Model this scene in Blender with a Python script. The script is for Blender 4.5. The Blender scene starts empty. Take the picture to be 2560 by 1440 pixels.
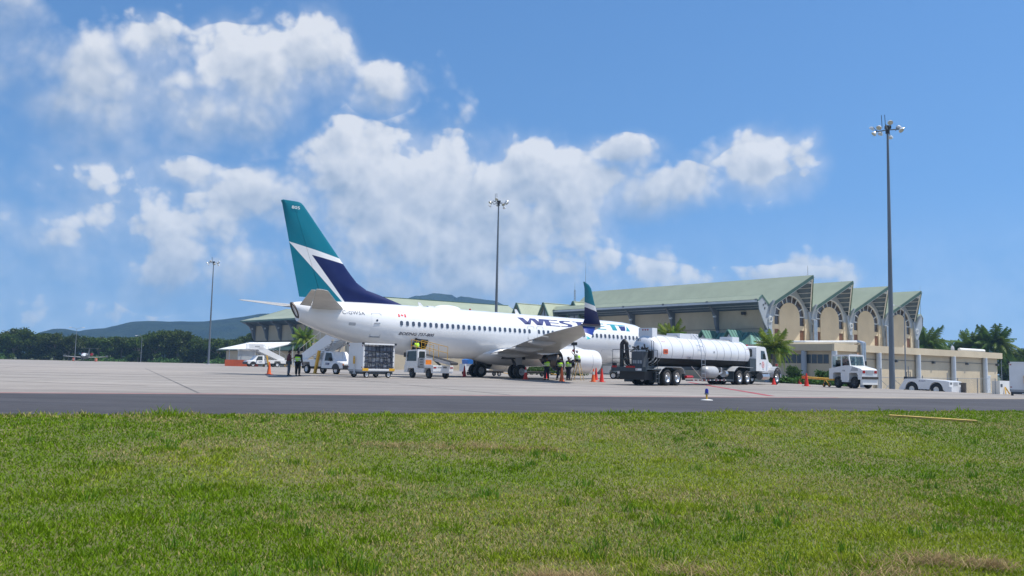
import bpy, bmesh, math, random
import numpy as np
from mathutils import Vector, Matrix
random.seed(7); rng = np.random.default_rng(7)
R = math.radians; PI = math.pi
C = bpy.context.scene.collection
scene = bpy.context.scene

# ------------------------------------------------------------------ camera
cam = bpy.data.cameras.new('camera'); co = bpy.data.objects.new('camera', cam); C.objects.link(co)
cam.sensor_width = 36; cam.lens = 36*2150/2560; cam.clip_start = .1; cam.clip_end = 20000
PITCH, ROLL = .0888, .021
fw = Vector((0, math.cos(PITCH), math.sin(PITCH))); u0 = Vector((0, -math.sin(PITCH), math.cos(PITCH))); r0 = Vector((1, 0, 0))
rt = math.cos(ROLL)*r0 + math.sin(ROLL)*u0; up = -math.sin(ROLL)*r0 + math.cos(ROLL)*u0
M = Matrix((rt, up, -fw)).transposed().to_4x4(); M.translation = (0, 0, 1.12); co.matrix_world = M
scene.camera = co

# ------------------------------------------------------------------ light, sky, exposure
SUN_EL, SUN_AZ = R(66), R(93)          # azimuth clockwise from +Y
sdir = Vector((math.sin(SUN_AZ)*math.cos(SUN_EL), math.cos(SUN_AZ)*math.cos(SUN_EL), math.sin(SUN_EL)))
sl = bpy.data.lights.new('sun', 'SUN'); sl.energy = 5.0; sl.angle = R(.53); sl.color = (1, .955, .88)
so = bpy.data.objects.new('sun', sl); C.objects.link(so); so.rotation_euler = (-sdir).to_track_quat('-Z', 'Y').to_euler()
scene.view_settings.view_transform = 'Standard'; scene.view_settings.look = 'None'
scene.view_settings.exposure = .14; scene.view_settings.gamma = 1; scene.view_settings.use_curve_mapping = False
scene.render.engine = 'CYCLES'
scene.cycles.max_bounces = 8; scene.cycles.volume_bounces = 2; scene.cycles.transparent_max_bounces = 12
scene.cycles.use_denoising = True

class NT:
    """tiny node-tree writer"""
    def __init__(s, tree): s.t = tree; s.n = tree.nodes; s.l = tree.links
    def add(s, typ, **kw):
        n = s.n.new(typ)
        for k, v in kw.items(): setattr(n, k, v)
        return n
    def put(s, sock, v):
        if hasattr(v, 'links'): s.l.new(v, sock)
        elif v is not None: sock.default_value = v
    def math(s, op, a, b=None, c=None, clamp=False):
        n = s.add('ShaderNodeMath', operation=op, use_clamp=clamp)
        for i, v in enumerate((a, b, c)):
            if v is not None: s.put(n.inputs[i], v)
        return n.outputs[0]
    def vmath(s, op, a, b=None):
        n = s.add('ShaderNodeVectorMath', operation=op); s.put(n.inputs[0], a)
        if b is not None: s.put(n.inputs[1], b)
        return n.outputs['Value'] if op in ('LENGTH', 'DOT_PRODUCT') else n.outputs[0]
    def noise(s, vec, scale, detail=4, rough=.55, dist=0, dim='3D'):
        n = s.add('ShaderNodeTexNoise', noise_dimensions=dim)
        if vec is not None: s.put(n.inputs['Vector'], vec)
        n.inputs['Scale'].default_value = scale; n.inputs['Detail'].default_value = detail
        n.inputs['Roughness'].default_value = rough; n.inputs['Distortion'].default_value = dist
        return n.outputs['Fac']
    def mix(s, fac, a, b):
        n = s.add('ShaderNodeMix', data_type='RGBA'); s.put(n.inputs[0], fac); s.put(n.inputs[6], a); s.put(n.inputs[7], b); return n.outputs[2]
    def ramp(s, x, lo, hi, a=0., b=1., smooth=True):
        n = s.add('ShaderNodeMapRange', interpolation_type='SMOOTHSTEP' if smooth else 'LINEAR')
        s.put(n.inputs[0], x)
        for i, v in zip((1, 2, 3, 4), (lo, hi, a, b)): s.put(n.inputs[i], v)
        return n.outputs[0]

world = bpy.data.worlds.new('World'); scene.world = world; world.use_nodes = True
w = NT(world.node_tree); w.n.clear()
sky = w.add('ShaderNodeTexSky', sky_type='NISHITA', sun_disc=False, sun_elevation=SUN_EL, sun_rotation=SUN_AZ, altitude=0, air_density=1.15, dust_density=.05, ozone_density=6)
bg = w.add('ShaderNodeBackground'); bg.inputs[1].default_value = .135; 
tc = w.add('ShaderNodeTexCoord'); D = tc.outputs['Generated']
sp = w.add('ShaderNodeSeparateXYZ'); w.l.new(D, sp.inputs[0])
cs_ = w.add('ShaderNodeCombineXYZ'); w.l.new(sp.outputs[0], cs_.inputs[0]); w.l.new(sp.outputs[1], cs_.inputs[1]); w.l.new(w.math('MULTIPLY_ADD', sp.outputs[2], .80, .20), cs_.inputs[2])
w.l.new(w.vmath('NORMALIZE', cs_.outputs[0]), sky.inputs[0])
hs_ = w.add('ShaderNodeHueSaturation'); hs_.inputs['Saturation'].default_value = 1.13; w.l.new(sky.outputs[0], hs_.inputs['Color']); w.l.new(hs_.outputs[0], bg.inputs[0])
az = w.math('ARCTAN2', sp.outputs[0], sp.outputs[1]); el = w.math('ARCSINE', sp.outputs[2])
cb = w.add('ShaderNodeCombineXYZ'); w.l.new(az, cb.inputs[0]); w.l.new(el, cb.inputs[1]); AE = cb.outputs[0]
# cumulus masses: azimuth, elevation, half width, half height (radians), weight
BL = [(-.455,.288,.095,.058,1), (-.416,.33,.045,.03,1), (-.504,.258,.05,.03,.8), (-.31,.305,.085,.05,1), (-.245,.335,.056,.05,1), (-.334,.275,.09,.045,.9),
      (-.46,.235,.08,.03,.25), (-.366,.197,.04,.016,.5), (-.163,.308,.036,.03,.72), 
      (-.55,.325,.05,.05,.95), (-.56,.28,.05,.03,.7),
      (-.205,.205,.085,.056,1), (-.265,.168,.075,.04,.8), (-.151,.176,.1,.07,1.), (-.059,.196,.09,.056,1), (.01,.212,.08,.048,1), (.10,.215,.075,.036,1),
      (.155,.203,.08,.03,.9), (.278,.22,.045,.026,.72), (.124,.245,.045,.02,1), (.064,.18,.06,.03,.7),
      (-.177,.118,.20,.055,.8), (-.062,.12,.17,.06,.8), (.06,.105,.11,.03,.6), (-.24,.14,.07,.03,.4), (-.385,.085,.045,.034,.75), (-.274,.095,.07,.04,.7), (-.12,.085,.22,.05,.85), (.0,.09,.10,.035,.7), (-.47,.15,.14,.06,.16), (-.42,.11,.16,.04,.16), (.285,.102,.075,.014,.45),(.17,.10,.06,.02,.35), (-.016,.16,.12,.056,.8),
      (-.9,.25,.2,.09,1), (-1.3,.4,.25,.12,1), (-2.,.3,.3,.1,1), (.9,.22,.16,.05,.8), (1.5,.35,.25,.1,1), (2.3,.3,.3,.12,1), (3.,.5,.3,.15,1), (-2.7,.35,.25,.12,1)]
shape = None
wob = w.add('ShaderNodeTexNoise'); w.put(wob.inputs['Vector'], D); wob.inputs['Scale'].default_value = 9; wob.inputs['Detail'].default_value = 4
wv = w.vmath('MULTIPLY', w.vmath('SUBTRACT', wob.outputs['Color'], (.5, .5, .5)), (.05, .035, 0))
AEw = w.vmath('ADD', AE, wv)
num = den = None
for (a, e, ra, re, wt) in BL:
    q = w.vmath('MULTIPLY', w.vmath('SUBTRACT', AEw, (a, e, 0)), (.8/ra, .8/re, 0))
    b = w.math('MULTIPLY', w.math('SUBTRACT', 1.0, w.vmath('LENGTH', q)), wt)
    sq = w.add('ShaderNodeSeparateXYZ'); w.l.new(q, sq.inputs[0]); pw = w.math('MAXIMUM', b, 0.0)
    nv = w.math('MULTIPLY', pw, sq.outputs[1])
    if shape is None: shape, num, den = b, nv, pw
    else: shape = w.math('SMOOTH_MAX', shape, b, .2); num = w.math('ADD', num, nv); den = w.math('ADD', den, pw)
vpos = w.math('DIVIDE', num, w.math('ADD', den, .06))
def vor(vec):
    v_ = w.add('ShaderNodeTexVoronoi', feature='F1', voronoi_dimensions='2D', normalize=True); w.put(v_.inputs['Vector'], vec)
    for k_, x_ in (('Scale', 17), ('Detail', 2), ('Roughness', .6), ('Lacunarity', 2.2)): v_.inputs[k_].default_value = x_
    return v_.outputs['Distance']
def field(off):
    vec = w.vmath('ADD', D, off) if off else D; v2 = w.vmath('ADD', AE, (off[0], off[2], 0)) if off else AE
    vw = w.vmath('ADD', v2, w.vmath('MULTIPLY', w.vmath('SUBTRACT', wob.outputs['Color'], (.5,.5,.5)), (.03,.03,0)))
    return w.math('ADD', w.math('MULTIPLY', w.math('SUBTRACT', w.noise(vec, 10, 6, .55, .3), .5), 1.75), w.math('MULTIPLY', w.math('SUBTRACT', .34, vor(vw)), 1.25))
f1 = field(None); f1s = field((.010, 0, .017))
n2 = w.noise(D, 4.5, 5, .55)
sh = w.math('MULTIPLY_ADD', w.math('SMOOTH_MIN', shape, .75, .3), 1.0, -.015)
dens = w.math('ADD', w.math('ADD', sh, f1), w.math('MULTIPLY', w.math('SUBTRACT', n2, .5), .9))
edge_ = w.ramp(w.math('ADD', vpos, w.math('MULTIPLY', w.math('SUBTRACT', n2, .5), 2.2)), -.5, .4, 1.1, .25)
alpha = w.ramp(dens, -.05, edge_)
wisp = w.math('MULTIPLY', w.ramp(w.math('ADD', w.math('MULTIPLY', shape, .42), w.math('ADD', n2, w.math('MULTIPLY', f1, .16))), .40, .78), .62)
veil = w.math('MULTIPLY', w.ramp(el, .0, .20, 1, 0), .36)
alpha = w.math('MAXIMUM', alpha, w.math('MAXIMUM', wisp, veil))
alpha = w.math('MULTIPLY', alpha, .92)
lit = w.math('ADD', w.math('MULTIPLY', w.math('SUBTRACT', f1, f1s), 1.15), .56)
lit = w.math('ADD', lit, w.math('MULTIPLY', w.math('SUBTRACT', n2, .5), .8))
lit = w.math('ADD', lit, w.ramp(el, .07, .34, -.16, .10, False))
lit = w.math('ADD', lit, w.math('MULTIPLY', vpos, .62))
lit = w.math('ADD', lit, w.ramp(dens, .1, 1.2, .12, -.26), clamp=True)
ccol = w.mix(lit, (.32, .40, .53, 1), (.75, .765, .80, 1))
cbg = w.add('ShaderNodeBackground'); cbg.inputs[1].default_value = 1; w.l.new(ccol, cbg.inputs[0])
mx = w.add('ShaderNodeMixShader'); w.l.new(alpha, mx.inputs[0]); w.l.new(bg.outputs[0], mx.inputs[1]); w.l.new(cbg.outputs[0], mx.inputs[2])
wo = w.add('ShaderNodeOutputWorld'); w.l.new(mx.outputs[0], wo.inputs[0])
world.cycles.sampling_method = 'MANUAL'; world.cycles.sample_map_resolution = 1024

# ------------------------------------------------------------------ materials
def mat(name, col, rough=.5, metal=0., var=.06, vs=2., bump=0., bs=20., coat=0., spec=.5, stretch=None, dirt=None):
    m = bpy.data.materials.new(name); m.use_nodes = True; t = NT(m.node_tree); b = t.n['Principled BSDF']
    b.inputs['Roughness'].default_value = rough; b.inputs['Metallic'].default_value = metal
    b.inputs['Coat Weight'].default_value = coat; b.inputs['Specular IOR Level'].default_value = spec
    c = (*col, 1)
    tcn = t.add('ShaderNodeTexCoord'); v = tcn.outputs['Object']
    if stretch: v = t.vmath('MULTIPLY', v, stretch)
    if var > 0:
        n = t.ramp(t.noise(v, vs, 5, .6), .3, .7)
        c = t.mix(n, tuple(max(0, x*(1-var)) for x in col)+(1,), tuple(min(1, x*(1+var)) for x in col)+(1,))
    if dirt:
        d = t.ramp(t.noise(t.vmath('MULTIPLY', v, (1.5, 1.5, .5)), 1.6, 6, .65), .52, .8)
        c = t.mix(t.math('MULTIPLY', d, dirt[1]), c, (*dirt[0], 1))
    t.put(b.inputs['Base Color'], c)
    if bump > 0:
        bn = t.add('ShaderNodeBump'); bn.inputs['Strength'].default_value = bump; bn.inputs['Distance'].default_value = .02
        t.l.new(t.noise(v, bs, 4, .6), bn.inputs['Height']); t.l.new(bn.outputs[0], b.inputs['Normal'])
    return m
def glassy(name, col, rough=.08):
    return mat(name, col, rough, 0, .1, .6, spec=.6)
MT = dict(
 white=mat('white_paint', (.80,.80,.79), .32, 0, .03, 1.2, coat=.3, dirt=((.55,.52,.47), .18)),
 acwhite=mat('aircraft_white', (.82,.82,.81), .22, 0, .02, .5, coat=.5, dirt=((.6,.57,.5), .16)),
 grey=mat('grey_paint', (.42,.43,.44), .45, .1, .06, 2, dirt=((.3,.28,.25), .3)),
 wingg=mat('wing_grey', (.47,.47,.46), .4, .15, .08, .7, dirt=((.3,.28,.25), .35)),
 stabg=mat('stabilizer_grey', (.50,.48,.44), .45, .1, .08, .8, dirt=((.28,.24,.19), .5), stretch=(1,1,1)),
 dkgrey=mat('dark_grey_paint', (.08,.09,.10), .5, .2, .1, 2),
 slate=mat('slate_paint', (.045,.06,.07), .45, .2, .1, 2),
 black=mat('black_rubber', (.018,.018,.019), .8, 0, .25, 4, bump=.2, bs=30),
 blackp=mat('black_plastic', (.02,.02,.022), .5, 0, .1, 3),
 metal=mat('bare_metal', (.6,.6,.6), .32, .9, .08, 3),
 galv=mat('galvanised_steel', (.30,.32,.34), .5, .55, .12, 1.2, stretch=(1,1,.2)),
 pole=mat('mast_steel', (.17,.19,.21), .5, .4, .15, .8, stretch=(1,1,.15)),
 alu=mat('duct_aluminium', (.55,.57,.58), .3, .8, .08, 3),
 exh=mat('exhaust_metal', (.10,.085,.075), .5, .6, .25, 3),
 yellow=mat('yellow_paint', (.72,.40,.03), .5, 0, .12, 3, dirt=((.3,.2,.08), .4)),
 orange=mat('cone_orange', (.78,.13,.025), .55, 0, .12, 4, dirt=((.35,.12,.06), .3)),
 red=mat('cone_red', (.70,.03,.015), .5, 0, .12, 4),
 redp=mat('red_paint', (.45,.02,.02), .35, 0, .1, 4, coat=.3),
 redlens=mat('red_lens', (.35,.01,.01), .2, 0, .1, 5),
 amber=mat('amber_lens', (.7,.2,.02), .2, 0, .1, 5),
 lens=mat('clear_lens', (.75,.75,.72), .15, .2, .1, 5),
 navy=mat('navy_print', (.008,.02,.14), .35, 0, .05, 1),
 teal=mat('teal_print', (.0,.26,.32), .35, 0, .05, 1),
 flagred=mat('flag_red', (.6,.01,.03), .4, 0, .05, 1),
 dktext=mat('dark_print', (.03,.03,.05), .5, 0, .05, 1),
 greytext=mat('grey_print', (.11,.12,.15), .5, 0, .05, 1),
 line=mat('panel_line', (.30,.31,.33), .5, 0, .1, 2),
 glass=glassy('dark_glass', (.03,.04,.05)), cabglass=glassy('cabin_window', (.055,.075,.11), .15), brglass=glassy('bronze_glass', (.055,.04,.035), .2),
 truckglass=glassy('truck_glass', (.025,.035,.035), .06),
 cream=mat('cream_stucco', (.62,.52,.36), .85, 0, .07, .35, bump=.15, bs=8, dirt=((.4,.33,.23), .25)),
 tan=mat('shaded_tan_stucco', (.50,.43,.31), .85, 0, .08, .3, bump=.15, bs=8, dirt=((.34,.28,.2), .3)),  # darker than the cream: shade of the left-facing walls put into the colour
 bracketshade=mat('bracket_shaded_grey', (.17,.19,.22), .7, 0, .1, .6),  # darkened blue-grey, the shade under the eaves painted into the brackets
 blueg=mat('blue_grey_concrete', (.32,.37,.42), .75, 0, .06, .4, bump=.1, bs=6, dirt=((.27,.3,.33), .35)),
 trim=mat('light_trim', (.62,.66,.68), .6, 0, .06, 1),
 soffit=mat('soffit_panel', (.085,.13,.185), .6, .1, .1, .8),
 brown=mat('brown_shutter', (.17,.075,.035), .5, 0, .15, 2),
 green=mat('roof_trim_green', (.11,.19,.155), .45, .2, .1, 1),
 ring=mat('ring_grey', (.52,.53,.54), .4, 0, .05, 2),
 tank=mat('tank_white', (.76,.77,.78), .28, 0, .03, .8, coat=.4, dirt=((.5,.47,.42), .15)),
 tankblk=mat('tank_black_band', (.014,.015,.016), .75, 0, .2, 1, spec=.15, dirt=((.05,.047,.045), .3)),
 canopy=mat('canopy_white', (.82,.82,.78), .6, 0, .05, .5),
 rust=mat('orange_barrier', (.55,.10,.035), .65, 0, .12, 1, dirt=((.3,.07,.03), .4)),
 blue=mat('blue_tarp', (.02,.16,.50), .45, 0, .12, 2),
 bagwrap=mat('plastic_wrap', (.17,.19,.225), .3, 0, .5, 5),
 wood=mat('ladder_wood', (.60,.42,.18), .6, 0, .15, 5),
 skin=mat('skin_brown', (.16,.075,.045), .55, 0, .08, 8),
 skinl=mat('skin_tan', (.36,.19,.12), .55, 0, .08, 8),
 hair=mat('black_hair', (.012,.01,.009), .6, 0, .2, 30),
 navycl=mat('navy_cloth', (.012,.016,.035), .85, 0, .2, 8), blackcl=mat('black_cloth', (.01,.01,.012), .85, 0, .2, 8),
 greycl=mat('grey_cloth', (.10,.11,.13), .85, 0, .2, 8), maroon=mat('maroon_cloth', (.10,.02,.03), .85, 0, .2, 8), whitecl=mat('white_cloth', (.7,.7,.68), .85, 0, .08, 8),
 pink=mat('pink_cloth', (.42,.16,.16), .85, 0, .1, 8),
 hivis=mat('hi_vis_yellow', (.46,.86,.02), .7, 0, .06, 6), tape=mat('reflective_tape', (.62,.64,.6), .4, .2, .05, 5),
 bark=mat('bark', (.16,.13,.10), .9, 0, .3, 3, bump=.6, bs=10), palmbark=mat('palm_bark', (.23,.19,.15), .9, 0, .25, 3, bump=.6, bs=8, stretch=(1,1,4)),
 blulens=mat('blue_lens', (.015,.012,.30), .12, 0, .1, 4, coat=.5),
)
def steel_roof(name, col, pitch, streak=.35, axis=1):
    """painted ribbed metal sheet: fine ribs as relief, weathering streaks down the slope"""
    m = mat(name, col, .5, .15, .07, .35, dirt=((.16,.2,.16), streak)); t = NT(m.node_tree); b = t.n['Principled BSDF']
    tcn = t.add('ShaderNodeTexCoord'); wv = t.add('ShaderNodeTexWave', wave_type='BANDS', bands_direction='XYZ'[axis], wave_profile='SIN')
    t.l.new(tcn.outputs['Object'], wv.inputs['Vector']); wv.inputs['Scale'].default_value = 2*PI/20/pitch
    bn = t.add('ShaderNodeBump'); bn.inputs['Strength'].default_value = .45; bn.inputs['Distance'].default_value = .03
    t.l.new(wv.outputs['Fac'], bn.inputs['Height']); t.l.new(bn.outputs[0], b.inputs['Normal'])
    return m
MT['roof'] = steel_roof('sage_metal_roof', (.345,.385,.275), .35)
MT['roofx'] = steel_roof('sage_metal_roof_cross', (.345,.385,.275), .35, axis=0)
MT['roofd'] = mat('deep_green_roof', (.13,.28,.23), .5, .15, .12, .5, dirt=((.07,.14,.12), .3))
MT['roofdd'] = mat('bottle_green_roof', (.025,.06,.05), .6, .1, .2, .5)

# ------------------------------------------------------------------ mesh builder
class MB:
    def __init__(s): s.v = []; s.f = []
    def add(s, vs, fs):
        o = len(s.v); s.v += [tuple(x) for x in vs]; s.f += [tuple(i+o for i in f) for f in fs]; return s
    def box(s, x0, x1, y0, y1, z0, z1):
        return s.add([(x,y,z) for z in (z0,z1) for y in (y0,y1) for x in (x0,x1)], [(0,2,3,1),(4,5,7,6),(0,1,5,4),(2,6,7,3),(0,4,6,2),(1,3,7,5)])
    def bar(s, p, q, wd, ht=None, upv=(0,0,1)):
        ht = ht or wd; p = Vector(p); q = Vector(q); d = (q-p).normalized(); u = Vector(upv)
        if abs(d.dot(u)) > .98: u = Vector((1,0,0))
        a = d.cross(u).normalized()*wd/2; b = a.cross(d).normalized()*ht/2
        return s.add([p+i*a+j*b for (i,j) in ((-1,-1),(1,-1),(1,1),(-1,1))]+[q+i*a+j*b for (i,j) in ((-1,-1),(1,-1),(1,1),(-1,1))],
              [(3,2,1,0),(4,5,6,7),(0,1,5,4),(1,2,6,5),(2,3,7,6),(3,0,4,7)])
    def cyl(s, p, q, ra, rb=None, n=12, caps=True):
        rb = ra if rb is None else rb; p = Vector(p); q = Vector(q); d = (q-p).normalized()
        u = Vector((0,0,1)) if abs(d.z) < .9 else Vector((1,0,0)); a = d.cross(u).normalized(); b = d.cross(a)
        vs = [p+(a*math.cos(t)+b*math.sin(t))*ra for t in [2*PI*i/n for i in range(n)]]+[q+(a*math.cos(t)+b*math.sin(t))*rb for t in [2*PI*i/n for i in range(n)]]
        fs = [(i,(i+1)%n,n+(i+1)%n,n+i) for i in range(n)]
        if caps: fs += [tuple(range(n-1,-1,-1)), tuple(range(n,2*n))]
        return s.add(vs, fs)
    def tube(s, pts, r, n=8):
        for a, b in zip(pts[:-1], pts[1:]): s.cyl(a, b, r, r, n)
        for p in pts[1:-1]: s.ball(p, r*1.02, n=n, m=4)
        return s
    def ball(s, c, r, n=12, m=8):
        r = (r,r,r) if not hasattr(r, '__len__') else r
        vs = [(c[0], c[1], c[2]+r[2])]
        for j in range(1, m):
            th = PI*j/m
            for i in range(n):
                ph = 2*PI*i/n; vs.append((c[0]+r[0]*math.sin(th)*math.cos(ph), c[1]+r[1]*math.sin(th)*math.sin(ph), c[2]+r[2]*math.cos(th)))
        vs.append((c[0], c[1], c[2]-r[2])); L = len(vs)-1
        fs = [(0,1+i,1+(i+1)%n) for i in range(n)]
        for j in range(m-2):
            for i in range(n): fs.append((1+j*n+i, 1+(j+1)*n+i, 1+(j+1)*n+(i+1)%n, 1+j*n+(i+1)%n))
        fs += [(L, 1+(m-2)*n+(i+1)%n, 1+(m-2)*n+i) for i in range(n)]
        return s.add(vs, fs)
    def loft(s, rings, caps=True, closed=True):
        n = len(rings[0]); vs = [p for r in rings for p in r]; fs = []
        for j in range(len(rings)-1):
            for i in range(n if closed else n-1): fs.append((j*n+i, j*n+(i+1)%n, (j+1)*n+(i+1)%n, (j+1)*n+i))
        if caps: fs += [tuple(range(n-1,-1,-1)), tuple((len(rings)-1)*n+i for i in range(n))]
        return s.add(vs, fs)
    def lathe(s, prof, org=(0,0,0), axis='z', n=24, caps=False):
        rings = []
        for (t, r) in prof:
            ring = []
            for i in range(n):
                a = 2*PI*i/n; c, d = r*math.cos(a), r*math.sin(a)
                p = {'z': (c,d,t), 'x': (t,c,d), 'y': (d,t,c)}[axis]; ring.append((p[0]+org[0], p[1]+org[1], p[2]+org[2]))
            rings.append(ring)
        return s.loft(rings, caps)
    def prism(s, poly, axis, a, b):
        f = {'x': lambda p, t: (t,p[0],p[1]), 'y': lambda p, t: (p[0],t,p[1]), 'z': lambda p, t: (p[0],p[1],t)}[axis]; n = len(poly)
        return s.add([f(p, a) for p in poly]+[f(p, b) for p in poly], [tuple(range(n-1,-1,-1)), tuple(range(n,2*n))]+[(i,(i+1)%n,n+(i+1)%n,n+i) for i in range(n)])
    def slab(s, pts, th, d=None):
        pts = [Vector(p) for p in pts]; nn = Vector(d) if d else (pts[1]-pts[0]).cross(pts[2]-pts[0]).normalized(); n = len(pts)
        return s.add(pts+[p-nn*th for p in pts], [tuple(range(n)), tuple(range(2*n-1,n-1,-1))]+[((i+1)%n,i,n+i,n+(i+1)%n) for i in range(n)])
    def poly(s, pts): return s.add(pts, [tuple(range(len(pts)))])
    def mesh(s, name, m, fix=True, sharp=35):
        me = bpy.data.meshes.new(name); me.from_pydata(s.v, [], s.f)
        if fix:
            bm = bmesh.new(); bm.from_mesh(me); bmesh.ops.recalc_face_normals(bm, faces=bm.faces); bm.to_mesh(me); bm.free()
        me.polygons.foreach_set('use_smooth', [True]*len(me.polygons)); me.set_sharp_from_angle(angle=R(sharp))
        for x in (m if isinstance(m, (list, tuple)) else [m]): me.materials.append(x)
        return me
    def build(s, name, m, parent=None, loc=None, rot=None, **props):
        if isinstance(m, str): m = MT[m]
        return link(name, s.mesh(name, m), parent, loc, rot, **props)
def link(name, me, parent=None, loc=None, rot=None, **props):
    o = bpy.data.objects.new(name, me); C.objects.link(o)
    if parent is not None: o.parent = parent
    if loc is not None: o.location = loc
    if rot is not None: o.rotation_euler = rot
    for k, v in props.items(): o[k] = v
    return o
def thing(name, label, cat, loc=(0,0,0), rz=0, group=None, rot=None):
    o = bpy.data.objects.new(name, None); C.objects.link(o); o.location = loc; o.rotation_euler = rot or (0,0,rz)
    o['label'] = label; o['category'] = cat
    if group: o['group'] = group
    return o
def kids(o): return [c for c in bpy.data.objects if c.parent == o]
def dupe(root, loc, rz, label):
    r = root.copy(); C.objects.link(r); r.location = loc; r.rotation_euler = (0,0,rz); r['label'] = label
    for c in kids(root):
        d = c.copy(); C.objects.link(d); d.parent = r
        for g in kids(c):
            e = g.copy(); C.objects.link(e); e.parent = d
    return r
# lettering: built-in font -> flat mesh, then placed
_txt = {}
def text_mesh(body, bold=0, shear=0, space=1):
    k = (body, bold, shear, space)
    if k not in _txt:
        cu = bpy.data.curves.new('lettering', 'FONT'); cu.body = body; cu.size = 1; cu.offset = bold; cu.shear = shear; cu.space_character = space; cu.align_x = 'LEFT'; cu.resolution_u = 3
        o = bpy.data.objects.new('lettering', cu); C.objects.link(o); dg = bpy.context.evaluated_depsgraph_get()
        me = o.evaluated_get(dg).to_mesh(); v = np.array([x.co[:2] for x in me.vertices]); f = [tuple(p.vertices) for p in me.polygons]
        o.evaluated_get(dg).to_mesh_clear(); bpy.data.objects.remove(o); bpy.data.curves.remove(cu)
        v[:,0] -= v[:,0].min(); v[:,1] -= v[:,1].min(); _txt[k] = (v, f)
    return _txt[k]
def text(body, width, height, m, parent, org, xd, yd, bold=0, shear=0, name='lettering', space=1):
    v, f = text_mesh(body, bold, shear, space); sx = width/v[:,0].max(); sy = height/v[:,1].max(); xd = Vector(xd); yd = Vector(yd); org = Vector(org)
    mb = MB(); mb.add([org+xd*(p[0]*sx)+yd*(p[1]*sy) for p in v], f)
    o = link(name, mb.mesh(name, MT[m], fix=False), parent); return o
_wh = {}
def wheel(parent, loc, r, wd, rim=.55, hub='white', side=1, name='wheel'):
    """rim disc with its tyre as sub-part; axle along local y, side=+1/-1 where the dished face looks"""
    k = (r, wd, rim, hub)
    if k not in _wh:
        t = MB(); b = wd/2
        t.lathe([(-b*.6,r*rim),(-b*.95,r*rim*1.08),(-b,r*.86),(-b*.8,r*.97),(-b*.4,r),(b*.4,r),(b*.8,r*.97),(b,r*.86),(b*.95,r*rim*1.08),(b*.6,r*rim)], axis='y', n=24)
        h = MB(); h.lathe([(-b*.75,.001),(-b*.75,r*rim*1.02),(b*.85,r*rim*1.02),(b*.80,r*rim*.9),(b*.35,r*rim*.72),(b*.3,r*rim*.42),(b*.7,r*rim*.32),(b*.75,.001)], axis='y', n=20)
        for i in range(6):
            a = 2*PI*i/6; h.cyl((math.cos(a)*r*rim*.5, b*.3, math.sin(a)*r*rim*.5), (math.cos(a)*r*rim*.5, b*.45, math.sin(a)*r*rim*.5), r*.035, n=6)
        _wh[k] = (t.mesh('tyre', MT['black']), h.mesh('wheel', MT[hub]))
    t, h = _wh[k]
    o = link(name, h, parent, loc, (0,0,0 if side > 0 else PI)); link('tyre', t, o)
    return o
def sms(a, b, x):
    t = np.clip((np.asarray(x, float)-a)/(b-a), 0, 1); return t*t*(3-2*t)
EX, EY = np.array((.911,.413)), np.array((.413,-.911))    # along the taxiway edge; from the edge towards the grass
def gz(x, y):
    """height of the ground: level stand, falling away behind a crest to the right, lower turf near the camera"""
    x = np.asarray(x, float); y = np.asarray(y, float)
    s = (x-27)*.99+(y-57)*.15
    z = -np.clip(.05*np.maximum(s, 0)+.0*s, 0, 1.36)*sms(20, 45, y+x*.3)
    z = np.minimum(z, -.4*sms(110, 200, y)*sms(20, -30, x))
    t = (x+9.21)*EY[0]+(y-15.72)*EY[1]
    return z-.38*sms(0, 9, t)
def G(x, y): return float(gz(x, y))
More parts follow.
